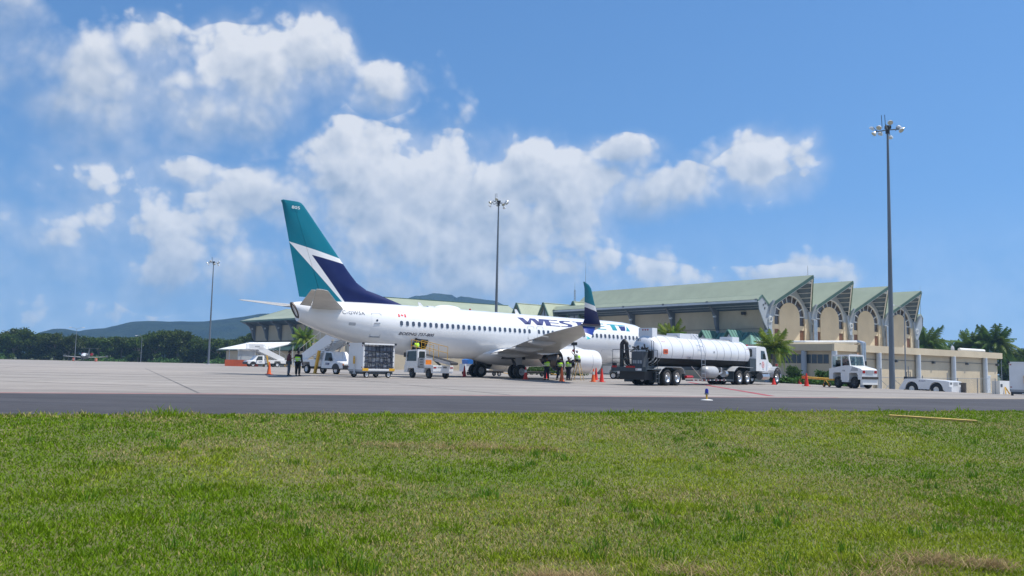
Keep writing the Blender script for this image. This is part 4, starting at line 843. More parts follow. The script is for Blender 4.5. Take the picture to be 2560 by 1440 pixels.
bm_ = MB(); bm_.prism([(-1.75,1.22),(4.32,2.085),(4.32,2.11),(-1.75,1.25)], 'y', -.66, -.08); bm_.build('belt', 'black', BLD)
MB().cyl((-1.72,-.7,1.16),(-1.72,-.04,1.16),.09,None,12).build('belt_roller', 'blackp', BLD)
mb = MB(); mb.bar((.2,-.4,1.0),(1.0,-.4,1.35),.12); mb.bar((2.4,-.4,1.0),(3.0,-.4,1.6),.12); mb.build('lift_arm', 'slate', BLD)
for y, xs_ in ((-.78,(-.2,1.1,2.4,3.7)),(.02,(.6,1.9,3.2,4.0))):
    zb = lambda x: 1.25+.1424*(x+1.7); pts = [(x,y,zb(x)+.95) for x in xs_]; mb = MB(); rail(mb, pts, [], 0, .024); mb.tube([(x,y,zb(x)+.48) for x in xs_], .02, 6)
    for x in xs_: mb.cyl((x,y,zb(x)-.15),(x,y,zb(x)+.95),.022,None,6)
    mb.build('handrail', 'yellow', BLD)

# ------------------------------------------------------------------ tow tractor with cab, towing bar
TT = thing('tow_tractor', 'white airport tow tractor with a glazed cab and a driver inside', 'tow tractor', (23.2, 59.9, 0), R(-66)); TT.scale = (.80,.80,.98)
bp = [(-.95,.62),(-.5,.62),(-.5,.95),(-.38,1.08),(.38,1.08),(.5,.95),(.5,.42),(1.25,.42),(1.3,.95),(1.42,1.08),(2.15,1.08),(2.28,.95),(2.32,.62),(2.75,.62),(2.75,1.28),(2.6,1.36),(1.35,1.58),(.95,1.58),(-.95,1.35)]
mb = MB(); mb.prism(bp, 'y', -.86, .86); mb.build('body', 'white', TT)
MB().box(-.6,2.4,-.45,.45,.3,.62).build('frame', 'slate', TT)
for x in (0,1.85):
    for sd in (-1,1): wheel(TT,(x,sd*.72,.40),.40,.30,.5,'dkgrey',sd)
for (x0,x1,z1) in ((-.62,1.32,2.3),):
    mb = MB(); mb.box(x0,x1,-.82,.82,2.22,2.32); mb.build('cab_roof', 'white', TT)
for nm, pts in (('cab_post',[(x,y) for x in (-.6,.45) for y in (-.8,.8)]),):
    for x, y in pts: MB().bar((x,y,1.4),(x,y,2.24),.09).build(nm, 'white', TT)
for y in (-.8,.8): MB().bar((1.42,y,1.55),(1.27,y,2.24),.09).build('cab_post', 'white', TT)
MB().box(-.66,-.6,-.8,.8,1.35,1.6).build('rear_panel', 'white', TT)
m_clear = bpy.data.materials.new('clear_glass'); m_clear.use_nodes = True; t = NT(m_clear.node_tree); t.n.clear(); gg = t.add('ShaderNodeBsdfGlossy'); gg.inputs['Roughness'].default_value = .03; tr = t.add('ShaderNodeBsdfTransparent'); tr.inputs[0].default_value = (.78,.85,.83,1); mm = t.add('ShaderNodeMixShader'); mm.inputs[0].default_value = .08; t.l.new(tr.outputs[0], mm.inputs[1]); t.l.new(gg.outputs[0], mm.inputs[2]); oo = t.add('ShaderNodeOutputMaterial'); t.l.new(mm.outputs[0], oo.inputs[0]); MT['clear'] = m_clear
MB().slab([(1.44,-.76,1.6),(1.44,.76,1.6),(1.3,.76,2.2),(1.3,-.76,2.2)], .01, (1,0,.2)).build('windscreen', 'clear', TT)
for sd in (-1,1):
    d_ = MB().box(.42,1.36,sd*.865-.008,sd*.865+.008,.55,1.55).build('door', 'white', TT); MB().box(.5,1.24,sd*.80-.005,sd*.80+.005,1.6,2.2).build('door_window', 'clear', d_)
    MB().box(-.55,.38,sd*.80-.005,sd*.80+.005,1.5,2.2).build('quarter_window', 'clear', TT)
    MB().box(1.36,1.42,sd*1.0-.09,sd*1.0+.09,1.6,1.9).build('mirror', 'blackp', TT)
    MB().box(2.74,2.77,sd*.66-.15,sd*.66+.15,1.05,1.24).build('headlight', 'redlens', TT)
    o = MB().prism([(1.5,1.2),(2.3,1.2),(2.3,1.38),(1.7,1.48)], 'y', sd*.868-.006, sd*.868+.006).build('vent_panel', 'grey', TT)
    text('104', .3, .12, 'dktext', d_, ((.6 if sd < 0 else .95),sd*.876,1.15), (1 if sd < 0 else -1,0,0), (0,0,1), name='number')
MB().box(2.75,2.78,-.42,.42,1.02,1.26).build('grille', 'grey', TT)
MB().box(2.72,2.86,-.86,.86,.66,.82).build('bumper', 'exh', TT); MB().box(2.55,2.8,-.84,.84,.28,.64).build('ballast_block', 'canopy', TT)
MB().box(1.0,1.12,-.5,.5,2.34,2.38).build('light_bar', 'grey', TT); MB().ball((.9,.6,2.36),(.07,.07,.07),8,6).build('beacon', 'amber', TT)
MB().lathe([(-.015,.17),(.015,.17),(.015,.2),(-.015,.2),(-.015,.17)],(.95,.32,1.62),'x',16).build('steering_wheel', 'blackp', TT)
MB().box(-.3,.25,-.65,.65,1.3,1.45).build('seat', 'blackcl', TT); MB().box(-.38,-.26,-.65,.65,1.4,1.95).build('seat_back', 'blackcl', TT)
TB = thing('tow_bar', 'yellow aircraft tow bar with small wheels trailing behind the tow tractor', 'tow bar', (23.2-.95*math.cos(R(-66)), 59.9-.95*math.sin(R(-66)), 0), R(98))
mb = MB(); mb.cyl((0,0,.55),(4.2,0,.62),.085,None,10); mb.build('bar', 'yellow', TB)
MB().box(4.15,4.5,-.2,.2,.52,.74).build('head', 'orange', TB)
for sd in (-1,1): wheel(TB,(1.1,sd*.2,.16),.16,.1,.5,'yellow',sd); MB().bar((1.1,sd*.2,.16),(1.4,0,.55),.05).build('wheel_strut', 'yellow', TB)

# ------------------------------------------------------------------ low pushback tractor beyond the crest
PB = thing('pushback_tractor', 'low flat white pushback tractor with two big wheels beside the fence', 'pushback tractor', (40.0, 82.5, G(40,82)-.12), R(-58)); PB.scale = (.85,.85,.9)
side_ = [(-2.9,.25)]+[(-1.35+.80*math.cos(a), .62+.80*math.sin(a)) for a in [PI-PI*i/10 for i in range(11)]]+[(1.55+.80*math.cos(a), .62+.80*math.sin(a)) for a in [PI-PI*i/10 for i in range(11)]]+[(3.0,.25),(3.0,1.5),(2.6,1.56),(-.8,1.72),(-2.2,1.68),(-2.5,1.2),(-2.9,.7)]
mb = MB(); mb.prism(side_, 'y', -1.2, 1.2); mb.build('body', 'white', PB)
for x in (-1.35,1.55):
    for sd in (-1,1): wheel(PB,(x,sd*1.02,.62),.72,.4,.42,'canopy',sd)
mb = MB(); mb.box(2.98,3.06,-1.15,1.15,1.0,1.5); fr_ = mb.build('front_panel', 'white', PB)
for sd in (-1,1): MB().box(3.06,3.08,sd*.85-.14,sd*.85+.14,1.2,1.4).build('headlight', 'dkgrey', fr_)
MB().box(3.06,3.075,-.4,.4,1.05,1.42).build('grille', 'grey', fr_); MB().box(3.0,3.3,-1.15,1.15,.3,.95).build('front_ballast', 'white', PB)
mb = MB(); mb.box(-2.5,-2.1,-.9,.9,1.0,1.9); mb.tube([(-2.4,-.5,1.6),(-2.4,-.5,2.4),(-2.4,.2,2.4),(-2.4,.2,1.6)],.03,6); mb.build('cab_controls', 'blackp', PB)
text('AVIAM', .8, .16, 'navy', PB, (-.5,-1.206,1.4), (1,0,0), (0,0,1))
MB().box(3.3,3.75,.6,.9,.3,1.4).build('exhaust_stack', 'exh', PB)

# ------------------------------------------------------------------ equipment half seen beyond the airliner
BT = thing('baggage_tractor', 'white baggage tractor seen behind the rear platform of the tanker', 'baggage tractor', (9.7, 79.5, 0), R(-25))
mb = MB(); mb.prism([(-1.0,.5),(-.42,.5),(-.3,.85),(.3,.85),(.42,.5),(1.1,.5),(1.22,.85),(1.8,.85),(1.9,.5),(2.2,.5),(2.2,1.15),(1.0,1.2),(.9,.8),(0,.8),(-.1,1.2),(-1.0,1.2)], 'y', -.7, .7); mb.build('body', 'white', BT)
for x in (0,1.5):
    for sd in (-1,1): wheel(BT,(x,sd*.62,.33),.33,.22,.6,'whitecl',sd)
MB().box(-.1,.5,-.5,.5,.85,1.05).build('seat', 'blackcl', BT); MB().box(-.18,-.05,-.5,.5,1.0,1.45).build('seat_back', 'blackcl', BT)
MB().tube([(1.0,0,1.1),(.75,0,1.45)],.03,6).build('steering_column', 'blackp', BT)
for i, (x, y, rz, lab) in enumerate(((2.3,84.5,20,'flat empty baggage dolly seen behind the left main wheels'),(-2.3,82,25,'flat empty baggage dolly seen between the belt loader and the main wheels'))):
    if i == 0:
        DL = thing('baggage_dolly', lab, 'dolly', (x,y,0), R(rz), 'flat baggage dollies')
        MB().box(-1.6,1.6,-.75,.75,.42,.52).build('deck', 'exh', DL); MB().box(-1.6,1.6,-.5,.5,.3,.42).build('frame', 'slate', DL)
        for a in (-1.1,1.1):
            for sd in (-1,1): wheel(DL,(a,sd*.6,.2),.2,.13,.6,'whitecl',sd)
        MB().bar((1.6,0,.35),(2.6,0,.2),.06).build('drawbar', 'yellow', DL)
    else: dupe(DL, (x,y,0), R(rz), lab)
GP = thing('ground_power_unit', 'white ground power unit trailer under a blue tarpaulin behind the main wheels', 'ground power unit', (-3.6, 86, 0), R(25))
MB().box(-1.3,1.3,-.7,.7,.35,1.1).build('housing', 'white', GP); MB().prism([(-1.0,1.1),(1.35,1.1),(1.2,1.65),(-.3,1.75),(-1.05,1.5)], 'y', -.75, .75).build('tarpaulin', 'blue', GP)
for a in (-.85,.85):
    for sd in (-1,1): wheel(GP,(a,sd*.62,.2),.2,.13,.6,'dkgrey',sd)

# ------------------------------------------------------------------ small jet on the far side of the stand
SJ = thing('business_jet', 'small dark business jet with wingtip tanks parked before the forest', 'airplane', (-118, 240, G(-118,240)), R(-72))
mb = MB(); fz = 1.35
mb.loft([[(x, r*math.cos(a), fz+dz+r*math.sin(a)) for a in [2*PI*i/16 for i in range(16)]] for x,r,dz in ((6.2,.03,-.2),(5.6,.35,-.15),(4.6,.62,-.05),(3.4,.8,.05),(1,.82,.08),(-2,.8,.1),(-4.5,.5,.25),(-6.5,.12,.45))]); mb.build('fuselage', 'dkgrey', SJ)
mb = MB(); mb.loft([[(x, r*math.cos(a)*1.03, fz+dz+r*1.03*math.sin(a)) for a in [R(25)+R(130)*i/10 for i in range(11)]] for x,r,dz in ((5.7,.33,-.13),(4.6,.62,-.05),(3.4,.8,.05),(2.6,.81,.06))], caps=False, closed=False); mb.build('nose_top', 'lens', SJ)
for sd in (-1,1):
    MB().loft([[(1.2,0,1.0),(.2,0,1.12),(-1.4,0,1.02),(.2,0,.92)],[(.3,sd*5.1,1.3),(-.2,sd*5.1,1.36),(-1.0,sd*5.1,1.3),(-.2,sd*5.1,1.24)]]).build('wing', 'wingg', SJ)
    MB().lathe([(2.0,.02),(1.6,.2),(.8,.3),(-1.2,.3),(-2.4,.02)],(0,sd*5.3,1.35),'x',14).build('tip_tank', 'dkgrey', SJ)
    MB().lathe([(-1.9,.3),(-2.0,.38),(-3,.4),(-4.4,.26)],(0,sd*1.15,1.9),'x',16).build('engine', 'dkgrey' if sd > 0 else 'dkgrey', SJ); MB().lathe([(-1.86,.02),(-1.85,.37),(-2.0,.385)],(0,sd*1.15,1.9),'x',16).build('intake_cover', 'redp', SJ)
    MB().loft([[(-5.6,0,3.6),(-6.0,0,3.65),(-6.8,0,3.6),(-6.0,0,3.55)],[(-6.4,sd*2.2,3.6),(-6.6,sd*2.2,3.63),(-7.0,sd*2.2,3.6),(-6.6,sd*2.2,3.57)]]).build('tailplane', 'dkgrey', SJ)
    mb = MB(); mb.cyl((-.6,sd*1.2,.3),(-.6,sd*1.2,1.0),.06,None,8); mb.build('gear_leg', 'grey', SJ); wheel(SJ,(-.6,sd*1.2,.22),.22,.15,.5,'grey',sd)
MB().prism([(-3.6,1.9),(-6.0,1.85),(-6.9,3.7),(-5.9,3.7)], 'y', -.07,.07).build('tail_fin', 'dkgrey', SJ)
MB().prism([(3.2,1.75),(4.3,1.5),(4.2,1.85),(3.4,2.05)], 'y', -.66,.66).build('windscreen', 'glass', SJ)
mb = MB(); mb.cyl((4.2,0,.2),(4.2,0,.9),.05,None,8); mb.build('nose_leg', 'grey', SJ); wheel(SJ,(4.2,0,.18),.18,.12,.5,'grey',1)
# ------------------------------------------------------------------ terminal (local x along the gabled front, y along the side wall, away)
GZ = -1.42
TM = thing('terminal_hall', 'cream terminal hall with four sharp sage green gables and arched windows', 'terminal', (32.2, 108, 0), R(39))
BW, NB, DEP, ZV, ZR, PR = 9.55, 4, 37.0, 9.1, 13.1, 3.5
def part(mb, name, m, **kw): return mb.build(name, m, kw.pop('parent', TM), kw.pop('loc', None), kw.pop('rot', None), **kw)
# walls
part(MB().box(-.15, .15, .3, DEP+1, GZ, 8.95), 'side_wall', 'tan')
part(MB().box(NB*BW-.15, NB*BW+.15, .3, DEP, GZ, 8.95), 'far_side_wall', 'cream')
part(MB().box(.15, NB*BW-.15, DEP-.3, DEP, GZ, 8.95), 'rear_wall', 'cream')
arch = lambda hw, z0, rise, n=18: [(hw*math.cos(PI*i/n), z0+rise*math.sin(PI*i/n)) for i in range(n+1)]
PAN = None
for b in range(NB):
    x0 = b*BW; xc = x0+BW/2
    # pier and lower wall strips, back plane carries the glass
    part(MB().box(x0+.15, x0+1.35, -.1, .3, GZ, 7.9), 'pier', 'cream'); part(MB().box(x0+BW-1.35, x0+BW-.15, -.1, .3, GZ, 7.9), 'pier', 'cream')
    part(MB().prism([(xc-2.3,GZ),(xc+2.3,GZ)]+[(xc+a,z) for a,z in arch(2.3,8.1,1.75)], 'y', -.06, .3), 'arched_panel', 'cream')
    part(MB().box(x0+1.35, xc-2.3, -.02, .3, 6.35, 6.95), 'spandrel_band', 'cream'); part(MB().box(xc+2.3, x0+BW-1.35, -.02, .3, 6.35, 6.95), 'spandrel_band', 'cream')
    # blue-grey gable wall round the arch
    R1 = arch(3.42,8.1,2.75,20); top = lambda x: ZV+.05+(ZR-ZV)*(1-abs(x)/(BW/2))-.35
    mb = MB(); n = len(R1)
    for i in range(n-1):
        (xa,za),(xb,zb) = R1[i],R1[i+1]
        mb.prism([(xc+xa,za),(xc+xb,zb),(xc+xb,max(zb+.02,top(xb))),(xc+xa,max(za+.02,top(xa)))], 'y', -.1, .3)
    mb.prism([(x0+.15,7.9),(x0+1.36,7.9),(x0+1.36,9.7),(x0+.15,8.9)],'y',-.1,.3); mb.prism([(x0+BW-.15,7.9),(x0+BW-.15,8.9),(x0+BW-1.36,9.7),(x0+BW-1.36,7.9)],'y',-.1,.3)
    part(mb, 'gable_wall', 'blueg')
    # glass between the inner and the outer arch: fan of panes with pale mullions
    IN = lambda a: (2.3*math.cos(a), 8.1+1.75*math.sin(a)); OU = lambda a: (3.42*math.cos(a), 8.1+2.75*math.sin(a))
    cuts = [0, .42, .98, 1.35, PI-1.35, PI-.98, PI-.42, PI]
    for a, c_ in zip(cuts[:-1], cuts[1:]):
        ang = [a+(c_-a)*i/4 for i in range(5)]; part(MB().prism([(xc+OU(q)[0],OU(q)[1]) for q in ang]+[(xc+IN(q)[0],IN(q)[1]) for q in ang[::-1]], 'y', .08, .14), 'pane', 'brglass')
    for a in cuts[1:-1]:
        p, q = IN(a), OU(a); part(MB().bar((xc+p[0],.02,p[1]),(xc+q[0],.02,q[1]),.12,.1,(0,1,0)), 'mullion', 'trim')
    for sx in (-1, 1):
        xa, xb = sorted((xc+sx*2.3, xc+sx*3.42))
        part(MB().box(xa, xb, .08, .14, 6.95, 8.04), 'pane', 'brglass'); part(MB().box(xa-.02, xb+.02, -.02, .1, 8.04, 8.16), 'mullion', 'trim')
        part(MB().box(xa+.05, xb-.05, .06, .12, 4.3, 6.35), 'shutter', 'brown')
        part(MB().box(xa, xb, .0, .3, GZ, 4.3), 'sill_wall', 'cream')
    mb = MB(); rr_ = [(xc+a,z) for a,z in arch(3.42,8.1,2.75,20)]; ri_ = [(xc+a,z) for a,z in arch(3.30,8.1,2.63,20)]
    mb.loft([[(o[0],-.13,o[1]),(o[0],.05,o[1]),(i[0],.05,i[1]),(i[0],-.13,i[1])] for o,i in zip(rr_,ri_)]); part(mb, 'arch_trim', 'trim')
    # roof: two planes meeting in a ridge that shoots forward over the front
    yb = DEP
    for sx, nm in ((-1,'roof_plane'),(1,'roof_plane')):
        xv = xc+sx*BW/2
        o = part(MB().slab([(xc,-PR,ZR),(xv,-.25,ZV),(xv,yb,ZV),(xc,yb,ZR)] if sx < 0 else [(xv,-.25,ZV),(xc,-PR,ZR),(xc,yb,ZR),(xv,yb,ZV)], .14, (sx*(ZR-ZV),0,BW/2) if False else None), nm, 'roof')
        mb = MB(); mb.bar((xc,-PR-.03,ZR-.08),(xv,-.3,ZV-.08),.1,.34); part(mb, 'barge_board', 'green')
        mb = MB(); mb.bar((xc-sx*-.0,-PR+.15,ZR-.34),(xv-sx*.1,-.12,ZV-.28),.12,.2); part(mb, 'edge_beam', 'trim')
        for k in range(1,7):                                        # soffit purlins under the prow
            u = k/7; xk = xc+sx*BW/2*u; yk = -PR+(PR-.25)*u; zk = ZR+(ZV-ZR)*u-.22
            part(MB().bar((xk,yk+.12,zk),(xk,.25,zk),.07,.10), 'purlin', 'trim')
        off = .155; q = [(xc,-PR+.12,ZR-off),(xv,-.2,ZV-off),(xv,.28,ZV-off),(xc,.28,ZR-off)]
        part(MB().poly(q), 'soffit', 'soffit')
    part(MB().tube([(xc,-PR,ZR+.03),(xc,yb,ZR+.03)], .09, 6), 'ridge_cap', 'green')
    part(MB().cyl((xc,-PR+.5,ZR-.7),(xc,-PR+.5,ZR-.95),.16,None,10), 'floodlight', 'trim')
# columns and ornate brackets at the valleys, downpipes in two of them
def bracket(mb, x, sgn, ax):
    """curved cantilever: profile in (out, z)"""
    P = [(0,6.1),(.35,6.35),(.6,7.0),(.72,7.7),(1.1,8.5),(1.75,9.2),(2.35,9.65),(2.35,9.9),(.0,9.0)]
    if ax == 'x': mb.prism([(-a, z) for a, z in P], 'y', x-.18, x+.18)
    else: mb.prism([(-a*.42, z) for a, z in P], 'x', x-.2, x+.2)
for i in range(NB+1):
    x = i*BW
    c_ = part(MB().cyl((x,-.35,GZ),(x,-.35,6.2),.36,None,16), 'column', 'blueg')
    mb = MB(); bracket(mb, x, 1, 'y'); part(mb, 'bracket', 'blueg'); mb = MB(); mb.loft([[(x-.85,-.3,8.9),(x+.85,-.3,8.9),(x+.3,-.45,6.2),(x-.3,-.45,6.2)],[(x-.85,.1,8.9),(x+.85,.1,8.9),(x+.3,.1,6.2),(x-.3,.1,6.2)]]); part(mb, 'column_head', 'blueg')
    part(MB().lathe([(-.04,.28),(.04,.28),(.04,.38),(-.04,.38),(-.04,.28)], (x,-.5,7.5), 'y', 16), 'ring_ornament', 'trim')
    if i in (1, 3):
        for k in (-.22,.22): part(MB().tube([(x+k,-.2,7.9),(x+k,-.75,7.7),(x+k,-.8,3.9)], .18, 10), 'duct', 'alu')
# side aisle: eave strip, soffit, fascia and brackets
part(MB().slab([(-1.55,-.4,10.35),(-2.45,-.4,9.75),(-2.45,DEP+1,9.75),(-1.55,DEP+1,10.35)], .1), 'eave_roof', 'roof')
part(MB().slab([(0,-.4,ZV),(-1.55,-.4,10.35),(-1.55,DEP+1,10.35),(0,DEP+1,ZV)], .1), 'aisle_roof', 'roof')
part(MB().tube([(-1.55,-.42,10.38),(-1.55,DEP+1,10.38)], .08, 6), 'ridge_cap', 'green')
part(MB().box(-2.5,-2.4,-.4,DEP+1,9.5,9.78), 'fascia', 'trim')
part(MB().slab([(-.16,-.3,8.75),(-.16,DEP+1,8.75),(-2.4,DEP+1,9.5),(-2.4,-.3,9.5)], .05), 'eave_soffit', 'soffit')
for k in (.8, 1.55): part(MB().bar((-k,-.3,8.72+k*.33-.02),(-k,DEP+1,8.72+k*.33-.02),.1,.12), 'soffit_purlin', 'trim')
for k in range(6):
    mb = MB(); bracket(mb, .0+7.5*k if k else -.05, 1, 'x'); b_ = part(mb, 'side_bracket', 'bracketshade', loc=(-.15,0,0))
    part(MB().cyl((-.2,7.5*k,GZ),(-.2,7.5*k,6.15),.3,None,14), 'side_column', 'blueg')
    o = MB().cyl((-.75,7.5*k-.2,8.0),(-.75,7.5*k+.2,8.0),.16,None,12).build('ornament', 'trim', b_)
for z in (6.3, 5.6): part(MB().bar((-.2,1,z),(-.2,30,z),.04), 'conduit', 'dkgrey')
part(MB().box(-.7,-.3,3.0,3.5,8.1,8.5), 'wall_floodlight', 'blackp')
mb = MB(); mb.slab([(-1.65,-.42,10.45),(-2.6,-.42,9.75),(-2.6,-.42,9.55),(-1.6,-.42,10.2)],.12,(0,-1,0)); mb.slab([(-1.6,-.42,10.45),(.0,-.42,9.25),(.0,-.42,8.95),(-1.6,-.42,10.2)],.12,(0,-1,0)); part(mb, 'barge_board', 'green')
part(MB().prism([(-1.55,10.2),(-2.4,9.6),(-2.2,8.6),(-1.2,7.0),(-.5,6.2),(0,6.2),(0,9.0)],'y',-.36,-.25), 'corner_panel', 'blueg')
for z,y in ((9.2,-1.4),(8.8,-1.1),(9.4,-1.0)): part(MB().cyl((y,-.37,z),(y,-.39,z),.14,None,12), 'vent_hole', 'dkgrey')
mb = MB(); mb.slab([(NB*BW+.1,-.4,9.0),(NB*BW+1.5,-.4,10.2),(NB*BW+1.5,DEP,10.2),(NB*BW+.1,DEP,9.0)],.1); part(mb, 'aisle_roof', 'roof'); mb = MB(); mb.slab([(NB*BW+1.5,-.4,10.2),(NB*BW+2.3,-.4,9.6),(NB*BW+2.3,DEP,9.6),(NB*BW+1.5,DEP,10.2)],.1); part(mb, 'eave_roof', 'roof')
mb = MB(); mb.prism([(NB*BW+1.5,10.1),(NB*BW+2.3,9.5),(NB*BW+2.0,8.3),(NB*BW+.5,6.2),(NB*BW,6.2),(NB*BW,9.0)],'y',-.36,-.2); part(mb, 'corner_panel', 'blueg')
part(MB().tube([(4.5,-2.9,13.2),(4.5,-2.9,14.4)], .02, 5), 'lightning_rod', 'dkgrey')

# ------------------------------------------------------------------ low flat-roofed wing in front of the gables
LW = thing('low_wing', 'long low cream wing with a flat parapet and round pale columns', 'building', (32.2, 108, 0), R(39))
P = dict(parent=LW)
part(MB().box(-6.4, 36.2, -12.6, -12.3, GZ, 3.5), 'front_wall', 'cream', **P); part(MB().box(-6.4,-6.1,-12.3,-.3,GZ,3.5), 'side_wall', 'tan', **P); part(MB().box(35.9,36.2,-12.3,-.3,GZ,3.5), 'end_wall', 'cream', **P)
part(MB().box(-6.9, 36.6, -13.1, -.5, 3.5, 3.7), 'roof_slab', 'cream', **P); part(MB().box(-6.95, 36.65, -13.15, -12.9, 3.35, 4.15), 'parapet', 'cream', **P); part(MB().box(-6.95,-6.7,-12.9,-.5,3.35,4.1), 'parapet', 'tan', **P); part(MB().box(36.4,36.65,-12.9,-.5,3.35,4.1), 'parapet', 'cream', **P)
for i in range(5): part(MB().cyl((-6.6+9.5*i,-12.95,GZ),(-6.6+9.5*i,-12.95,3.36),.3,None,16), 'column', 'trim', **P)
for y in (-9.3,-4.5): part(MB().cyl((-6.7,y,GZ),(-6.7,y,3.36),.3,None,14), 'column', 'blueg', **P)
for y0, n in ((-12.2,4),(-8.9,5),(-4.1,3)):
    for k in range(n): part(MB().box(-6.43,-6.36,y0+.72*k+.04,y0+.72*k+.68,1.95,2.95), 'window', 'glass', **P)
part(MB().bar((-6.4,-12.64,2.6),(35.8,-12.64,2.6),.05), 'conduit', 'dkgrey', **P)
for i in range(5):
    part(MB().box(-2.2+9.5*i-.15,-2.2+9.5*i+.15,-12.95,-12.6,2.35,2.65), 'wall_lamp', 'dkgrey', **P)
d_ = part(MB().box(32.6,33.7,-12.66,-12.58,GZ,.85), 'door', 'trim', **P); MB().box(32.45,33.85,-12.7,-12.58,.85,1.0).build('door_lintel', 'trim', d_); MB().box(32.7,32.78,-12.72,-12.66,-.4,-.3).build('door_handle', 'dkgrey', d_)
for k in (0,.45): part(MB().tube([(-6.0+3.9,-5+k,4.45),(-1.8,-13.3-k*.2+.2,4.45),(-1.8+k,-13.5,4.3),(-1.8+k,-13.5,1.2)], .2, 10), 'duct', 'alu', **P)
part(MB().tube([(-6.6,-3,4.35),(-5.9,-9,4.35),(-2.0,-13.0,4.45)], .16, 8), 'duct', 'canopy', **P)
part(MB().tube([(27,-11.5,4.4),(33,-12.2,4.35)], .22, 8), 'roof_pipe', 'canopy', **P)
part(MB().lathe([(0,.02),(.08,.3),(.2,.55)], (25.5,-11.5,4.35), 'y', 18), 'satellite_dish', 'grey', **P)

# ------------------------------------------------------------------ green entrance pavilion against the side wall
PV = thing('entrance_pavilion', 'small green metal roofed pavilion with two gabled dormers beside the tan wall', 'pavilion', (32.2, 108, 0), R(39)); P = dict(parent=PV)
part(MB().box(-5.6,-.6,-1.5,10.4,GZ,2.4), 'wall', 'tan', **P)
part(MB().slab([(-6.3,-2.4,2.5),(-2.5,.8,5.75),(-2.5,8.6,5.75),(-6.3,11,2.5)], .12), 'roof_slope', 'roofd', **P); part(MB().slab([(-.4,-2.4,2.5),(-6.3,-2.4,2.5),(-2.5,.8,5.75),(-.4,.8,5.75)][::-1], .12), 'roof_slope', 'roofd', **P); part(MB().slab([(-2.5,.8,5.75),(-.4,.8,5.75),(-.4,8.6,5.75),(-2.5,8.6,5.75)], .1), 'roof_top', 'roofd', **P); part(MB().slab([(-6.3,11,2.5),(-2.5,8.6,5.75),(-.4,8.6,5.75),(-.4,11,2.5)], .12), 'roof_slope', 'roofd', **P)
for k in range(22):
    y0 = -1.9+.57*k; yt = min(max(y0,.8),8.6); part(MB().bar((-6.3,y0,2.56),(-2.5,yt,5.81),.05,.05), 'standing_seam', 'green', **P)
for k in range(9):
    x0 = -5.9+.6*k; part(MB().bar((x0,-2.4,2.56),(max(x0,-2.5),.8 if x0 > -2.5 else -2.4+3.2*min(1,(x0+6.3)/3.8),5.81 if x0 > -2.5 else 2.56+3.25*min(1,(x0+6.3)/3.8)),.05,.05), 'standing_seam', 'green', **P)
for y in (2.0, 6.0):
    dm = part(MB().prism([(y-1.15,3.6),(y+1.15,3.6),(y,5.5)], 'x', -5.2,-5.1), 'dormer', 'trim', **P)
    MB().prism([(y-.42,4.0),(y+.42,4.0),(y+.42,4.3),(y,4.85),(y-.42,4.3)], 'x', -5.24,-5.2).build('dormer_window', 'glass', dm)
    for sd in (-1,1): MB().slab([(-5.5,y,5.95),(-5.5,y+sd*1.45,3.7),(-2.6,y+sd*1.45,3.7),(-2.6,y,5.95)], .08).build('dormer_roof', 'roofd', dm)
    for sd in (-1,1):
        for k in range(5): MB().bar((-5.45+.6*k,y,5.99),(-5.45+.6*k,y+sd*1.45,3.74),.04,.04).build('dormer_seam', 'green', dm)

# ------------------------------------------------------------------ linking hall and its three gabled roof lights, left hall, canopy
LH = thing('link_hall', 'long sage green roof of the link hall rising behind the fuselage', 'building', (-24, 148.5, 0), R(35)); P = dict(parent=LH)
part(MB().slab([(-2,0,12.35),(-2,-9,8.3),(28.5,-9,8.3),(28.5,0,12.35)], .2), 'roof_plane', 'roofx', **P); part(MB().slab([(-2,0,12.35),(28.5,0,12.35),(28.5,9,8.3),(-2,9,8.3)], .2), 'roof_plane', 'roofx', **P)
part(MB().box(-1.2,27.8,-8.2,8.2,GZ,8.2), 'walls', 'tan', **P); part(MB().prism([(-8.2,8.2),(8.2,8.2),(0,12.0)],'x',-1.2,27.8), 'gable_end', 'cream', **P); part(MB().bar((-2,0,12.4),(28.5,0,12.4),.2,.1), 'ridge_cap', 'green', **P)
gl_ = [(3.0,137.5,11.0,'left'),(7.2,135.5,11.0,'middle'),(11.8,134.0,11.2,'right')]
labs = ['small sage green gable roof beside the tall mast and link hall', 'middle steep sage green gable roof with a pale grey front', 'small sage green gable roof under the lattice antenna mast']
GA = None
for (x, y, zt, _), lab in zip(gl_, labs):
    if GA is None:
        GA = thing('gabled_bay', lab, 'roof bay', (x-2.2,y,0), R(39), 'small gabled bays between the halls'); P = dict(parent=GA)
        part(MB().slab([(0,0,11.0),(0,-4,4.2),(9,-4,4.2),(9,0,11.0)], .15), 'roof_plane', 'roofx', **P); part(MB().slab([(0,0,11.0),(9,0,11.0),(9,4,4.2),(0,4,4.2)], .15), 'roof_plane', 'roofx', **P)
        part(MB().prism([(-3.6,4.3),(3.6,4.3),(0,10.4)], 'x', .3,.5), 'gable_front', 'blueg', **P); part(MB().bar((.28,0,4.4),(.28,0,10.3),.1), 'gable_mullion', 'dkgrey', **P); part(MB().box(.3,8.5,-3.5,3.5,GZ,4.3), 'walls', 'tan', **P)
        for sd in (-1,1): part(MB().bar((-.04,0,10.95),(-.04,sd*4,4.15),.12,.3), 'barge_board', 'green', **P)
    else: dupe(GA, (x-2.2,y,zt-11.0), R(39), lab)
HB = thing('left_hall', 'cream hall with curved grey brackets under sage eaves left of the tail', 'building', (-41.0, 176, 0), R(42)); P = dict(parent=HB)
